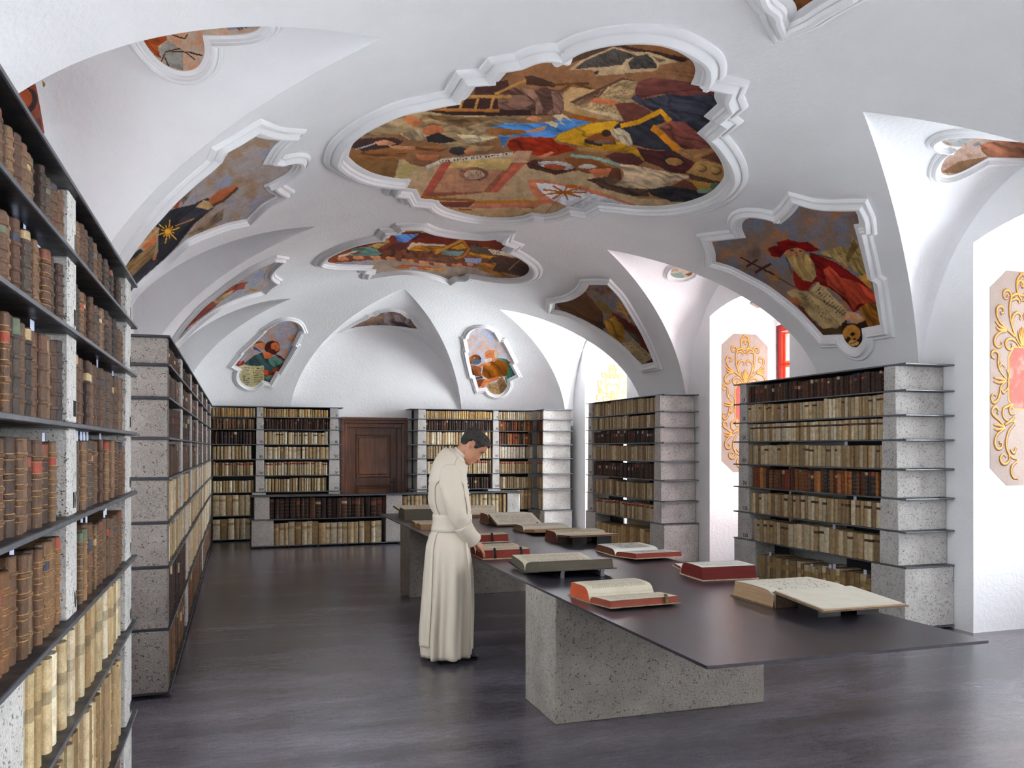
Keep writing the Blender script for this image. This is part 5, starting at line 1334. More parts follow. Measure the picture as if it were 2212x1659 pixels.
def ornament(yc, label):
    y = yc + NH; xc = 6.675; W2, Z1, Z0 = .37, 3.20, 1.285
    T = thing('ornament_panel', (xc, y, 1.285), label, 'wall painting')
    oc = [(-W2, Z0 + .16), (-W2 + .19, Z0), (W2 - .19, Z0), (W2, Z0 + .16), (W2, Z1 - .16), (W2 - .19, Z1), (-W2 + .19, Z1), (-W2, Z1 - .16)]
    MB().prism([(xc + a, b) for a, b in oc], 'y', y - .003, y).build('painted_field', M['panel'], T)
    f = lambda u, v, sg=1: (xc + sg * (u - 296) / 260 * W2, Z1 - (v - 100) / 1465 * (Z1 - Z0))
    m = MB(); sh = MB()
    for sg in (1, -1):
        for st in HALF:
            P_s = [np.array(f(u, v, sg)) for u, v in st]; Q_ = []
            for i in range(len(P_s) - 1):
                p0 = P_s[max(i - 1, 0)]; a = P_s[i]; b = P_s[i + 1]; p3 = P_s[min(i + 2, len(P_s) - 1)]
                for s_ in range(4):
                    t = s_ / 4; Q_.append(.5 * ((2 * a) + (-p0 + b) * t + (2 * p0 - 5 * a + 4 * b - p3) * t * t + (-p0 + 3 * a - 3 * b + p3) * t ** 3))
            Q_.append(P_s[-1]); n = len(Q_)
            rad = [.0055 + .0065 * math.sin(math.pi * min(1, (i + 1) / n * 1.05)) for i in range(n)]; rad[-1] = .012 if n > 14 else .004
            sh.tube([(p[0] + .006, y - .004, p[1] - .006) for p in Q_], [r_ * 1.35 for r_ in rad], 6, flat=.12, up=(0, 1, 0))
            m.tube([(p[0], y - .005, p[1]) for p in Q_], rad, 6, flat=.5, up=(0, 1, 0))
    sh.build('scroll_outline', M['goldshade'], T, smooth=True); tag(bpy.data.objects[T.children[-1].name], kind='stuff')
    g = m.build('scrollwork', M['gold'], T, smooth=True); g['kind'] = 'stuff'
    ca = [(-.165, 2.04), (-.10, 1.96), (.10, 1.96), (.165, 2.04), (.165, 2.44), (.10, 2.53), (-.10, 2.53), (-.165, 2.44)]
    MB().prism([(xc + a, b) for a, b in ca], 'y', y - .0055, y - .003).build('cartouche_rim', M['gold'], T)
    MB().prism([(xc + a * .9, 2.245 + (b - 2.245) * .95) for a, b in ca], 'y', y - .007, y - .0055).build('cartouche', M['redmarble'], T)


ornament(4.87, 'tall octagonal gold scroll ornament, complete height visible, nearest window niche'.replace('nearest', 'first'))
ornament(9.20, 'octagonal gold scroll ornament rising behind the first window bookcase')
ornament(13.53, 'octagonal gold scroll ornament peeping over the second window bookcase')
def soffit(yc, label):
    T = thing('ornament_panel', (6.65, yc, NZ + NR - .02), label, 'wall painting')
    v = []; n = 10
    for (a, b) in ((-.55, .0), (-.40, .22), (.40, .22), (.55, 0), (.40, -.22), (-.40, -.22)): v.append((6.65 + b, yc + a, niche_z(a) - .006))
    build('painted_field', v, [(0, 1, 2, 3), (0, 3, 4, 5)], M['panel'], T)
    m = MB()
    for sg in (1, -1):
        for st in ([(0, 0), (.1, .06), (.2, .12), (.3, .12), (.34, .05), (.28, .0), (.24, .05)], [(.05, 0), (.15, -.08), (.3, -.13), (.4, -.08), (.38, -.02)], [(0, .1), (.08, .14), (.16, .08)], [(.3, 0), (.45, .02), (.5, 0)], [(0, -.1), (.1, -.15), (.2, -.1)]):
            m.tube([(6.65 + b, yc + sg * a, niche_z(a) - .009) for a, b in st], .011, 6, flat=.5, up=(0, 0, 1))
    g = m.build('scrollwork', M['gold'], T, smooth=True); g['kind'] = 'stuff'
soffit(9.20, 'small ornament panel under the second niche arch')
soffit(4.87, 'small ornament panel under the first niche arch')
# ---------------------------------------------------------------- the long steel table and its open books
TZ = .755
T = thing('reading_table', (2.49, 7.0, 0), 'long black steel table on concrete blocks, open books all along it', 'table')
m = MB().cbox(1.768, 3.21, 2.93, 11.05, TZ - .014, TZ, .0015); m.build('table_top', M['table'], T)
MB().cbox(1.765, 3.19, 4.60, 5.14, 0, TZ - .014, .004).build('concrete_block', M['concrete_table'], T)
MB().cbox(1.765, 3.19, 9.0, 9.56, 0, TZ - .014, .004).build('concrete_block', M['concrete_table'], T)
m = MB()
for (x0, y0, x1, y1) in ((1.98, 3.66, 2.10, 3.70), (2.36, 3.5, 2.40, 3.505), (2.62, 3.3, 2.7, 3.32)):
    d = math.hypot(x1 - x0, y1 - y0); nx, ny = -(y1 - y0) / d * .0012, (x1 - x0) / d * .0012
    m.add([(x0 - nx, y0 - ny, TZ + .0004), (x1 - nx, y1 - ny, TZ + .0004), (x1 + nx, y1 + ny, TZ + .0004), (x0 + nx, y0 + ny, TZ + .0004)], [(0, 1, 2, 3)])
o = m.build('scratches', M['steel_edge'], T); o['kind'] = 'stuff'
m = MB()


def open_book(label, cx, cy, yaw, L, w_, tn, tf, an, af, edge=(176, 150, 118), cov=(96, 74, 58), page=(214, 206, 188), zn=0.0, zf=0.0, text='both', clasps=(), feet=None,
              cradle=False, seed=1, rim=.010, wf=None, name='open_book', brass='brass'):
    """gutter along x; near half towards -y. tn/tf thickness, an/af tilt of each half, zn/zf height of its inner bottom edge"""
    B = thing(name, (cx, cy, TZ), label, 'book')
    cy_, sy_ = math.cos(yaw), math.sin(yaw); rr = random.Random(seed)
    def W_(u, v, z): return (cx + u * cy_ - v * sy_, cy + u * sy_ + v * cy_, TZ + z)
    def tilt(v, z, a, z0): return (v * math.cos(a) - z * math.sin(a), z0 + v * math.sin(a) + z * math.cos(a))
    CT = .006; w0 = w_
    for s, t, a, z0, tag_ in ((-1, tn, an, zn, 'near'), (1, tf, af, zf, 'far')):
        k0 = .25 * min(t, .05) + .006
        w_ = wf if (wf and tag_ == 'far') else w0
        low = -min(0, w_ * math.sin(a)) if z0 == 0 else 0
        zb = z0 + low + CT
        sec_top = []
        nv = 14
        for i in range(nv + 1):
            v = w_ * (i / nv) ** 1.5
            z = t * (1 - math.exp(-v / k0)) * (1 + .04 * math.sin(v / w_ * math.pi)) if t > .015 else t
            vv = v if i < nv else w_ - .25 * t
            sec_top.append((min(vv, w_ - .25 * t * (1 if i > nv - 3 else 0)), max(z, .002)))
        sec = [(0.0, 0.0), (w_, 0.0)] + sec_top[::-1]
        uw = L / 2
        v_ = []; 
        for u in (-uw, uw):
            for (v, z) in sec:
                q = tilt(v, z, a, zb); v_.append(W_(u, s * q[0], q[1]))
        n = len(sec); f_ = [tuple(range(n)), tuple(range(2 * n - 1, n - 1, -1))] + [(i, (i + 1) % n, n + (i + 1) % n, n + i) for i in range(n)]
        e_ = lin(edge) if not isinstance(edge, dict) else lin(edge[tag_])
        cl = [e_] * len(f_)
        for i in range(2, n): cl[2 + i] = lin(page)
        blk = build('page_block', v_, f_, M['edge'], B, cols=cl)
        # the open leaf with its print
        nu, g = 64, 26; vs = []; fs = []; cs = []
        pts = []
        for j in range(g + 1):
            v = (w_ - .25 * t - .002) * (j / g); i = 0
            while i < len(sec_top) - 2 and sec_top[i + 1][0] < v: i += 1
            (a0, b0), (a1, b1) = sec_top[i], sec_top[i + 1]
            z = b0 + (b1 - b0) * ((v - a0) / max(a1 - a0, 1e-6)); pts.append(tilt(v, z + .0012, a, zb))
        for i in range(nu + 1):
            for j in range(g + 1): vs.append(W_(-uw + .001 + (L - .002) * i / nu, s * pts[j][0], pts[j][1]))
        pc = np.array(lin(page))
        for i in range(nu):
            for j in range(g):
                fs.append((i * (g + 1) + j, (i + 1) * (g + 1) + j, (i + 1) * (g + 1) + j + 1, i * (g + 1) + j + 1))
                c = pc.copy(); U, V2 = i / nu, j / g
                has = text in ('both', tag_) or text == 'pic' or text == 'sketch'
                if has and text in ('both', tag_) and .08 < U < .92 and .14 < V2 < .86 and not (.48 < V2 < .53) and i % 2 == 0 and rr.random() < .86: c = c * (.50 + .2 * rr.random())
                if text == 'pic' and .2 < U < .86 and .12 < V2 < .9: c = c * (.25 + .75 * float(fbm(U * 14 + seed, V2 * 9, 3)))
                if text == 'sketch' and s == 1 and .08 < U < .9 and .1 < V2 < .9:
                    q = float(fbm(U * 22 + seed, V2 * 12, 3)); c = c * (.35 if abs(q - .5) < .016 else .96)
                cs.append(tuple(c))
        build('leaf', vs, fs, M['page'], B, cols=cs)
        # board
        m = MB(); r_ = rim
        P8 = []
        for u in (-uw - r_, uw + r_):
            for (v, z) in ((0, -CT), (w_ + r_, -CT), (w_ + r_, 0), (0, 0)):
                q = tilt(v, z, a, zb); P8.append(W_(u, s * q[0], q[1]))
        m.add(P8, [(0, 1, 2, 3), (7, 6, 5, 4), (0, 4, 5, 1), (1, 5, 6, 2), (2, 6, 7, 3), (3, 7, 4, 0)], lin(cov))
        board = m.build('cover', M['cover'], B, col=True)
        if tag_ == 'near':
            for cu in clasps:
                m = MB(); hgt = t + .012; c2 = []
                for (v, z) in ((w_ + .004, -.004), (w_ + .010, .0), (w_ + .008, hgt * .5), (w_ + .002 - .2 * t, hgt), (w_ - .004 - .2 * t, hgt + .004)):
                    q = tilt(v, z, a, zb); c2.append(W_(cu, -q[0], q[1]))
                rings = []
                for i, p in enumerate(c2):
                    hw = (.011, .012, .008, .010, .006)[i]
                    rings.append([(p[0] - hw * cy_, p[1] - hw * sy_, p[2]), (p[0] + hw * cy_, p[1] + hw * sy_, p[2]), (p[0] + hw * cy_ + .002 * sy_, p[1] + hw * sy_ - .004, p[2] + .002), (p[0] - hw * cy_ + .002 * sy_, p[1] - hw * sy_ - .004, p[2] + .002)])
                m.loft(rings); m.build('clasp', M[brass], B)
        if feet and tag_ == 'near':
            for cu in feet:
                q = tilt(w_ * .93, -CT, a, zb); p = W_(cu, -q[0], q[1])
                m = MB(); m.cbox(p[0] - .014, p[0] + .014, p[1] - .004, p[1] + .004, TZ, p[2] + .006, .001); m.cbox(p[0] - .012, p[0] + .012, p[1], p[1] + .16, TZ, TZ + .004, .001)
                m.cbox(p[0] - .014, p[0] + .014, p[1] - .012, p[1] + .004, p[2] - .012, p[2] + .004, .001)
                m.build('stand_bracket', M['steel_edge'], B)
    # spine
    m = MB(); sp = []
    zs_ = max(zn, zf)
    if zs_ > .03 or tn + tf > .05:
        h0 = CT + max(zn, 0) if zn else CT; h1 = CT + max(zf, 0) if zf else CT
        ring = lambda u: [W_(u, -.012, h0), W_(u, -.008, max(.001, min(h0, h1) - .004)), W_(u, .006, max(.001, min(h0, h1) - .006)), W_(u, .014, h1), W_(u, .0, max(h0, h1) + .004)]
        m.loft([ring(-L / 2), ring(L / 2)], lin(cov)); m.build('spine', M['cover'], B, col=True)
    if cradle:
        m = MB()
        for u0, u1 in ((-L * .38, -L * .1), (L * .1, L * .38)):
            zt = (zn + CT + w_ * .3 * math.sin(an)) - .008
            zt2 = (zn + CT + w_ * .75 * math.sin(an)) - .008
            p = [W_(u0, -w_ * .3, 0), W_(u1, -w_ * .3, 0), W_(u1, -w_ * .7, 0), W_(u0, -w_ * .7, 0), W_(u0, -w_ * .3, zt), W_(u1, -w_ * .3, zt), W_(u1, -w_ * .7, zt2), W_(u0, -w_ * .7, zt2)]
            m.add(p, [(0, 1, 2, 3), (7, 6, 5, 4), (0, 4, 5, 1), (1, 5, 6, 2), (2, 6, 7, 3), (3, 7, 4, 0)], lin((50, 44, 42)))
        m.build('book_rest', M['black'], B)['kind'] = 'stuff'
    return B


ORG = {'far': (190, 84, 52), 'near': (140, 70, 56)}
open_book('open book with orange page edges and one brass clasp, at the table front', 2.075, 4.345, .07, .42, .25, .032, .075, .05, .0, ORG, (150, 124, 96), (206, 198, 176), clasps=(.13,), seed=3)
open_book('largest open book, its blank board leaf hanging over the table edge side', 3.0, 3.87, 0, .50, .40, .006, .085, -.075, 0, (170, 140, 108), (112, 92, 72), (204, 198, 182), zn=.085, text='sketch', cradle=True, seed=5, rim=.012)
open_book('thick open book with dark red edges standing behind the largest open book', 3.09, 5.13, -.06, .39, .33, .08, .012, .0, .1, (108, 40, 36), (188, 164, 134), (218, 216, 206), zf=.03, text='near', wf=.10, seed=7)
open_book('open book showing a grey engraved picture, red edges', 3.06, 6.13, .05, .40, .34, .035, .05, .06, .02, {'near': (136, 58, 46), 'far': (104, 66, 50)}, (190, 168, 140), (216, 214, 204), text='pic', seed=9)
open_book('open book with greenish edges propped on two metal brackets', 2.15, 5.50, 0, .53, .31, .062, .055, .16, .10, (92, 86, 74), (58, 52, 46), (206, 198, 176), feet=(-.10, .19), seed=11, rim=.016)
open_book('red-edged open book under the standing man’s hand, two dark clasps'.replace('’s', ''), 2.0, 6.50, 0, .385, .23, .062, .062, .0, .0, (134, 60, 50), (206, 180, 146), (212, 202, 178), clasps=(-.10, .115), seed=13, brass='black')
open_book('red-edged open book just beyond the one being read, one dark clasp', 2.19, 7.64, .03, .36, .24, .062, .02, .0, .0, (130, 54, 42), (198, 184, 160), (208, 200, 180), clasps=(.02,), seed=15, brass='black')
open_book('large open book with pale pages sloping down on a tilted rest', 2.96, 9.15, 0, .52, .36, .010, .10, -.27, 0, (142, 92, 72), (120, 96, 76), (214, 208, 190), zn=.105, text='both', cradle=True, seed=17, clasps=(.2,), brass='black')
open_book('open book with tan edges, first beyond the ribbed-back one', 3.02, 8.13, .04, .50, .30, .028, .06, .09, .0, {'near': (168, 128, 84), 'far': (130, 104, 84)}, (96, 76, 58), (208, 202, 184), seed=19)
open_book('open book with red-brown block and thin board lifted on ribs', 3.02, 7.18, .03, .50, .30, .008, .085, .06, .0, (112, 60, 46), (104, 88, 72), (204, 194, 170), zn=.06, text='far', cradle=True, seed=21)
open_book('small open book half hidden behind the man, brown near block', 2.0, 8.98, 0, .34, .26, .052, .05, .0, .0, (164, 130, 96), (140, 112, 84), (204, 194, 168), seed=23)
open_book('thick open book with grey-green edges at the far table corner', 2.13, 10.33, 0, .48, .38, .125, .012, .0, .06, (104, 100, 86), (128, 110, 84), (204, 194, 168), zf=.09, seed=25)
open_book('open book furthest along the window side of the table', 2.93, 10.42, .0, .48, .32, .03, .09, .0, .05, (140, 110, 84), (110, 88, 66), (208, 200, 178), seed=27)
# ---------------------------------------------------------------- the man in the white habit
def person():
    bx, by = 1.532, 6.337
    fa = math.radians(-9); fx, fy = math.cos(fa), math.sin(fa); lx, ly = -fy, fx
    def G(x, y, z): return (bx + x * fx + y * lx, by + x * fy + y * ly, z)
    KZ = [(.035, -.008, .188, .255, 0), (.08, -.008, .19, .26, 0), (.215, -.005, .19, .25, 0), (.43, .007, .187, .235, 0), (.645, .013, .18, .215, 0), (.86, .009, .159, .195, 0), (.95, .02, .146, .168, 0), (.985, .032, .138, .155, 0),
          (1.05, .044, .132, .15, 0), (1.115, .043, .136, .155, 0), (1.147, .033, .146, .165, 0), (1.219, .018, .152, .18, 0), (1.326, .009, .142, .20, 0), (1.38, .009, .132, .205, .03), (1.434, .014, .122, .20, .12), (1.475, .027, .115, .185, .3),
          (1.51, .047, .10, .148, .55), (1.537, .064, .08, .10, .8), (1.557, .077, .067, .073, .92), (1.575, .086, .061, .065, .95)]
    zs = np.array([k[0] for k in KZ])
    def par(z): return [float(np.interp(z, zs, [k[i] for k in KZ])) for i in (1, 2, 3, 4)]
    rr = random.Random(4); ph = [rr.uniform(0, 6.28) for _ in range(6)]
    def surf(z, g, off=0.0):
        cx, hx, hy, tl = par(z)
        c, s = math.cos(g), math.sin(g); e = .92
        X = abs(c) ** e * (1 if c > 0 else -1); Y = abs(s) ** e * (1 if s > 0 else -1)
        dn = max(0, (.98 - z)) / .95
        am = .006 * (z < .98) + .085 * min(1, dn * 1.4)
        pl = math.sin(9 * g + ph[0] + .5 * math.sin(2 * g)) + .45 * math.sin(17 * g + ph[1])
        pl = math.copysign(abs(pl) ** .7, pl)
        k = 1 + am * pl * (.75 if abs(c) > .8 else 1.15)
        if z > 1.13: k += .012 * math.sin(5 * g + 14 * z + ph[2]) * max(0, 1 - abs(z - 1.28) / .2) + .012 * math.sin(3 * g + 30 * z) * (z < 1.3)
        x = cx + (hx + off) * X * k; y = (hy + off) * Y * k
        return (x, y, z - tl * (x - cx))
    n = 180
    def rows(za, zb, k): return [za + (zb - za) * i / k for i in range(k + 1)]
    ZR = rows(.035, .98, 40) + rows(1.0, 1.12, 4) + rows(1.135, 1.575, 36)
    body_root = None
    # --- the body, one continuous figure under its clothes
    m = MB()
    S = 1.06; ta = math.radians(47); hc = (.200, 1.632)
    up = (math.sin(ta), math.cos(ta)); fr = (math.cos(ta), -math.sin(ta))
    HD = [(-.120, .068, .020, .016), (-.113, .083, .002, .032), (-.098, .091, -.018, .045), (-.078, .087, -.030, .053), (-.055, .089, -.046, .060), (-.035, .087, -.070, .066), (-.010, .083, -.090, .071), (.010, .083, -.098, .0735),
          (.030, .091, -.103, .0755), (.055, .092, -.104, .0765), (.080, .081, -.098, .072), (.100, .060, -.080, .058), (.113, .032, -.052, .034), (.119, .006, -.024, .010)]
    hz = [h[0] for h in HD]
    def head(z, g, off=0.0):
        xf = float(np.interp(z, hz, [h[1] for h in HD])); xb = float(np.interp(z, hz, [h[2] for h in HD])); w_ = float(np.interp(z, hz, [h[3] for h in HD]))
        c, s = math.cos(g), math.sin(g); cx = (xf + xb) / 2; hx = (xf - xb) / 2
        x = cx + (hx + off) * math.copysign(abs(c) ** .9, c); y = (w_ + off) * math.copysign(abs(s) ** .95, s)
        if c > 0 and off == 0:
            nz = np.interp(z, [-.052, -.046, -.036, -.02, .0, .022, .03], [0, .016, .029, .020, .011, .003, 0]); x += nz * math.exp(-(y / (.010 + .006 * (z < -.03))) ** 2)
            x += (.005 * math.exp(-((z + .066) / .005) ** 2) + .005 * math.exp(-((z + .079) / .005) ** 2) - .004 * math.exp(-((z + .0725) / .003) ** 2)) * math.exp(-(y / .022) ** 2)
            x -= .011 * math.exp(-((z - .006) / .012) ** 2) * math.exp(-((abs(y) - .032) / .016) ** 2)
            x += .004 * math.exp(-((z - .004) / .006) ** 2) * math.exp(-((abs(y) - .032) / .011) ** 2)
        return x, y, z
    def HW(p, q=G):
        x, y, z = (v * S for v in p)
        return q(hc[0] + x * fr[0] + z * up[0], y, hc[1] + x * fr[1] + z * up[1])
    N_ = 64
    m.loft([[HW(head(z, 2 * math.pi * i / N_)) for i in range(N_)] for z in np.linspace(-.120, .119, 70)])
    for sg in (-1, 1):   # ears
        rg = []
        for t in range(7):
            z = -.030 + .060 * t / 6; w_ = .007 + .012 * math.sin(math.pi * (t + .4) / 7)
            rg.append([HW((-.012 + .006 * (t - 3) / 3 + w_ * .95 * math.cos(a), sg * (.072 + .010 * (t > 1) + .006 * math.cos(a + 2.6) + .005 * math.sin(a)), z)) for a in np.linspace(0, 2 * math.pi, 11)[:-1]])
        m.loft(rg)
    m.tube([G(.03, 0, 1.46), G(.065, 0, 1.53), G(.115, 0, 1.585), G(.17, 0, 1.64)], [.075, .060, .056, .055], 20)
    # torso, legs, arms under the cloth
    tr = [(.80, .02, .11, .14), (.95, .02, .11, .145), (1.1, .03, .105, .135), (1.25, .01, .11, .155), (1.38, .01, .105, .165), (1.45, .02, .08, .13), (1.50, .04, .055, .07)]
    m.loft([[G(c + a * math.cos(g), b * math.sin(g), z) for g in np.linspace(0, 2 * math.pi, 25)[:-1]] for z, c, a, b in tr])
    for sg in (-1, 1):
        m.tube([G(.02, sg * .075, .86), G(.03, sg * .085, .48), G(.0, sg * .09, .12), G(.0, sg * .09, .07)], [.085, .058, .042, .04], 14)
        m.tube([G(.0, sg * .09, .06), G(.06, sg * .09, .045), (G(.16 if sg < 0 else .13, sg * .09, .04))], [.035, .035, .03], 10)
    def arm(sg, tip):
        sh, el, wr = (.01, sg * .185, 1.40), (.065, sg * .225, 1.13), tip
        m.tube([G(*sh), G(.035, sg * .215, 1.27), G(*el), G(*[(a + b) / 2 for a, b in zip(el, wr)]), G(*wr)], [.052, .046, .042, .036, .027], 14)
    def hand(wr, hd, lat, sg, curl):
        """palm, four fingers of their own lengths and a thumb from the side of the palm"""
        h = Vector(hd).normalized(); a = Vector(lat); a = (a - h * a.dot(h)).normalized(); nn = h.cross(a) * (1 if sg > 0 else -1)
        if nn.z > 0: nn = -nn
        W0 = Vector(wr)
        rg = []
        for t, (wd, th) in zip((0, .015, .04, .07, .085), ((.025, .019), (.029, .019), (.037, .017), (.040, .015), (.037, .011))):
            c = W0 + h * t; rg.append([G(*(c + a * (wd * math.cos(g)) + nn * (th * math.sin(g)))) for g in np.linspace(0, 2 * math.pi, 19)[:-1]])
        m.loft(rg)
        for k, (o, L_, r_) in enumerate(((-.030, .058, .0075), (-.0105, .068, .0085), (.0105, .074, .0088), (.030, .066, .0086))):
            p = W0 + h * .066 + a * (o * sg); P_ = [p]; d = h + a * (o * sg * 2.2); ang = curl[0] + .05 * k
            for i, f_ in enumerate((.42 + .15, .32, .24)):
                d2 = (h * math.cos(ang) + nn * math.sin(ang) + a * (o * sg * 2.0)).normalized(); P_.append(P_[-1] + d2 * (L_ * f_ + (.018 if i == 0 else 0))); ang += curl[1]
            m.tube([G(*q) for q in P_], [r_ * 1.12, r_ * 1.08, r_ * .98, r_ * .78], 12)
        b0 = W0 + h * .018 + a * (.020 * sg); t1 = b0 + (h * .6 + a * (.75 * sg) + nn * .35).normalized() * .042; t2 = t1 + (h * .85 + a * (.25 * sg) + nn * .55).normalized() * .032; t3 = t2 + (h * .9 - a * (.05 * sg) + nn * .6).normalized() * .026
        m.tube([G(*q) for q in (b0, t1, t2, t3)], [.016, .0125, .0105, .008], 12)
    arm(-1, (.205, -.055, .902)); hand((.205, -.052, .900), (.72, .22, -.62), (.25, 1, .1), 1, (.22, .38))
    arm(1, (.215, .085, .900)); hand((.215, .082, .897), (.80, -.10, -.55), (.1, 1, 0), -1, (.15, .3))
    body = m.build('person', M['skin'], None, smooth=True)
    md = body.modifiers.new('one_skin', 'REMESH'); md.mode = 'VOXEL'; md.voxel_size = .0028; md.use_smooth_shade = True
    dg = bpy.context.evaluated_depsgraph_get(); ev = body.evaluated_get(dg); me = bpy.data.meshes.new_from_object(ev)
    body.modifiers.clear(); body.data = me
    if not me.materials: me.materials.append(M['skin'])
    me.polygons.foreach_set('use_smooth', [True] * len(me.polygons))
    tag(body, 'standing man in a cream white habit, head bowed, hand resting on an open book', 'person')
    # --- robe
    m = MB(); m.loft([[G(*surf(z, 2 * math.pi * i / n)) for i in range(n)] for z in ZR], cap=False)
    r = m.build('robe', M['habit'], body, smooth=True); sd = r.modifiers.new('cloth', 'SOLIDIFY'); sd.thickness = .004; sd.offset = -1
    # --- scapular, front and back panels joined over the shoulders
    for nm, c0, zlo in (('scapular_front', 0.0, .065), ('scapular_back', math.pi, .115)):
        v = []; f = []; zz = rows(zlo, .98, 36) + rows(1.0, 1.12, 5) + rows(1.14, 1.555, 30); kk = 40
        for z in zz:
            half = math.radians(44) if z < 1.34 else math.radians(44 + 46 * min(1, (z - 1.34) / .10))
            if z < .98: half = math.radians(40 + 4 * z)
            for i in range(kk + 1): v.append(G(*surf(z, c0 + half * (2 * i / kk - 1), .009 + .006 * (z > 1.36))))
        for j in range(len(zz) - 1):
            for i in range(kk):
                a = j * (kk + 1) + i; f.append((a, a + 1, a + kk + 2, a + kk + 1))
        o = build(nm, v, f, M['habit2'], body, smooth=True); sd = o.modifiers.new('cloth', 'SOLIDIFY'); sd.thickness = .004; sd.offset = -1
    # cincture
    m = MB(); m.loft([[G(*[q for q in surf(z, 2 * math.pi * i / 96, o_)]) for i in range(96)] for z, o_ in ((.982, .006), (.985, .016), (1.01, .0185), (1.05, .019), (1.09, .0185), (1.11, .016), (1.114, .006))], cap=False)
    m.build('cincture', M['habit2'], body, smooth=True)
    # collar
    m = MB(); rg = []
    for h_, r_ in ((-.012, .068), (.0, .066), (.022, .063), (.040, .0605), (.042, .058), (.036, .056), (.0, .056)):
        rg.append([G(.083 + r_ * math.cos(g) * math.cos(math.radians(43)) + h_ * .68, r_ * 1.04 * math.sin(g), 1.560 - r_ * math.cos(g) * math.sin(math.radians(43)) + h_ * .73) for g in np.linspace(0, 2 * math.pi, 41)[:-1]])
    m.loft(rg, cap=False); m.build('collar', M['habit'], body, smooth=True)
    # sleeves with deep cuffs and buttons
    for sg, end in ((-1, (.200, -.062, .908)), (1, (.205, .09, .905))):
        K = [(.012, sg * .150, 1.475, .056), (.008, sg * .182, 1.43, .076), (.016, sg * .203, 1.36, .082), (.030, sg * .217, 1.28, .077), (.048, sg * .224, 1.19, .070), (.066, sg * .218, 1.12, .067), (.094, sg * .19, 1.06, .063), (.130, sg * .15, .995, .060), (.165, (sg * .15 + end[1]) / 2, .95, .059), (*end, .060)]
        P_ = []; q = []
        for i in range(len(K) - 1):
            for s_ in range(5):
                t = s_ / 5; P_.append([K[i][j] * (1 - t) + K[i + 1][j] * t for j in range(4)])
        P_.append(list(K[-1])); A3 = np.array(P_); 
        for _ in range(3): A3[1:-1] = (A3[:-2] + 2 * A3[1:-1] + A3[2:]) / 4
        rg = []; cf = []
        for i, (x, y, z, r_) in enumerate(A3):
            t = Vector(A3[min(i + 1, len(A3) - 1)][:3]) - Vector(A3[max(i - 1, 0)][:3]); t.normalize(); a = t.cross(Vector((0, 1, 0))).normalized(); b = t.cross(a).normalized(); ring = []; ring2 = []
            for g in np.linspace(0, 2 * math.pi, 57)[:-1]:
                w_ = 1 + (.045 * math.sin(3 * g + i * .42) + .03 * math.sin(5 * g - i * .8)) * (1 if 8 < i < 36 else .4)
                if 22 < i < 32 and math.cos(g) > 0: w_ += .05 * math.sin(i * 1.9 + g)
                p = Vector((x, y, z)) + (a * math.cos(g) * r_ * 1.05 + b * math.sin(g) * r_ * .78) * w_; ring.append(G(*p))
                p2 = Vector((x, y, z)) + (a * math.cos(g) * (r_ * 1.05 + .006) + b * math.sin(g) * (r_ * .78 + .006)) * w_; ring2.append(G(*p2))
            rg.append(ring)
            if i >= len(A3) - 15: cf.append(ring2)
        m = MB(); m.loft(rg, cap=False); o = m.build('sleeve', M['habit'], body, smooth=True); sd = o.modifiers.new('cloth', 'SOLIDIFY'); sd.thickness = .003; sd.offset = -1
        m = MB(); m.loft(cf, cap=False); o = m.build('cuff', M['habit2'], o, smooth=True); sd = o.modifiers.new('cloth', 'SOLIDIFY'); sd.thickness = .004; sd.offset = -1
        if sg < 0:
            for j in range(1, len(cf), 2):
                p = Vector(cf[j][38]); m = MB()
                m.loft([[tuple(p + Vector((r2 * math.cos(g), -d, r2 * math.sin(g)))) for g in np.linspace(0, 2 * math.pi, 9)[:-1]] for d, r2 in ((-.002, .002), (0, .006), (.004, .005), (.006, .001))])
                m.build('button', M['paper'], o, smooth=True)
    # buttons down the chest
    for z in rows(1.24, 1.46, 7):
        p = Vector(G(*surf(z, -.12, .013))); m = MB(); m.loft([[tuple(p + Vector((d, r2 * math.cos(g), r2 * math.sin(g)))) for g in np.linspace(0, 2 * math.pi, 9)[:-1]] for d, r2 in ((-.004, .002), (0, .006), (.004, .005), (.006, .001))])
        m.build('button', M['paper'], body, smooth=True)
    # hair: short, dark on top, greying at the sides
    v = []; f = []; zz = np.linspace(-.075, .1195, 60); kk = 96; keep = {}
    for j, z in enumerate(zz):
        for i in range(kk):
            g = 2 * math.pi * i / kk; nse = .0035 * math.sin(i * 3.7 + j * 2.3) + .003 * math.sin(i * 1.3 - j * 1.9)
            fr_ = max(0, math.cos(g)); o_ = .010 + nse + (.004 * fr_ ** 2 if z > .06 else 0) + .003 * (z > .05)
            x, y, z2 = head(z, g, o_); 
            if z > .07: z2 += (.008 + nse) * (z - .07) / .05 + .001 * fr_
            v.append(HW((x, y, z2)))
            a = abs(math.degrees(g) if g < math.pi else 360 - math.degrees(g))
            line = np.interp(a, [0, 35, 52, 62, 74, 84, 96, 104, 125, 180], [.080, .080, .068, .046, .0, -.012, .034, .034, -.030, -.062])
            keep[j * kk + i] = z > line
    for j in range(len(zz) - 1):
        for i in range(kk):
            q = (j * kk + i, j * kk + (i + 1) % kk, (j + 1) * kk + (i + 1) % kk, (j + 1) * kk + i)
            if all(keep[k] for k in q): f.append(q)
    f.append(tuple((len(zz) - 1) * kk + i for i in range(kk)))
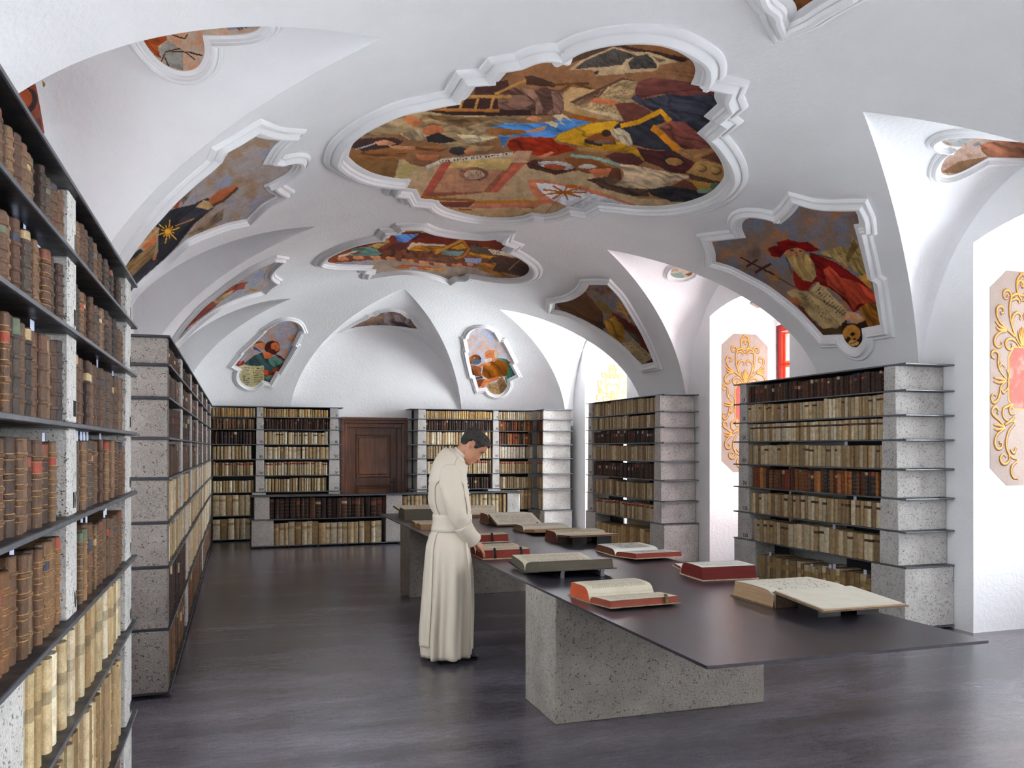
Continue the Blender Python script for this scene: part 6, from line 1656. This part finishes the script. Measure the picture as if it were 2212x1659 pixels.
    o = build('hair', v, f, M['hair'], body, smooth=True); sd = o.modifiers.new('hair', 'SOLIDIFY'); sd.thickness = .012; sd.offset = -1
    # brows and lids
    for sg in (-1, 1):
        m = MB(); m.tube([HW((.086 + .002, sg * .016, .022)), HW((.089, sg * .032, .027)), HW((.078, sg * .048, .022))], [.002, .003, .0015], 6); m.build('eyebrow', M['hair'], body, smooth=True)
        m = MB(); m.tube([HW((.085, sg * .021, .000)), HW((.0845, sg * .032, -.002)), HW((.077, sg * .043, .001))], [.001, .0016, .001], 6); m.build('eyelid_line', M['hair'], body, smooth=True)
    # shoes
    for sg, dx in ((-1, .0), (1, -.04)):
        rg = []
        for x, w_, h_ in ((-.055, .020, .050), (-.045, .032, .070), (-.01, .036, .085), (.04, .038, .085), (.09, .043, .070), (.14, .047, .055), (.185, .044, .045), (.215, .034, .036), (.232, .016, .026)):
            rg.append([G(x + dx, sg * .088 + w_ * math.cos(g), .012 + max(0, h_ * (.5 + .5 * math.sin(g)) ** .8)) for g in np.linspace(0, 2 * math.pi, 21)[:-1]])
        m = MB(); m.loft(rg); sh = m.build('shoe', M['shoe'], body, smooth=True)
        rg2 = [[(p[0], p[1], z) for p in ((G(x + dx, sg * .088 + w_ * 1.06 * math.cos(g), 0)) for g in (0,))] for x, w_, z in ()]
        out = [(x + dx, w_ * 1.05) for x, w_ in ((-.06, .018), (-.05, .034), (-.01, .038), (.04, .040), (.09, .045), (.14, .049), (.19, .046), (.222, .034), (.238, .014))]
        poly = [G(x, sg * .088 + w_, 0)[:2] for x, w_ in out] + [G(x, sg * .088 - w_, 0)[:2] for x, w_ in out[::-1]]
        m = MB(); m.prism(poly, 'z', .0005, .016); m.build('sole', M['black'], sh)
        m = MB()
        for k_ in range(3): m.tube([G(.075 + dx + .025 * k_, sg * .088 - .022, .079 - .008 * k_), G(.082 + dx + .025 * k_, sg * .088, .089 - .008 * k_), G(.075 + dx + .025 * k_, sg * .088 + .022, .079 - .008 * k_)], .003, 6)
        m.build('laces', M['black'], sh)['kind'] = 'stuff'
    return body


person()
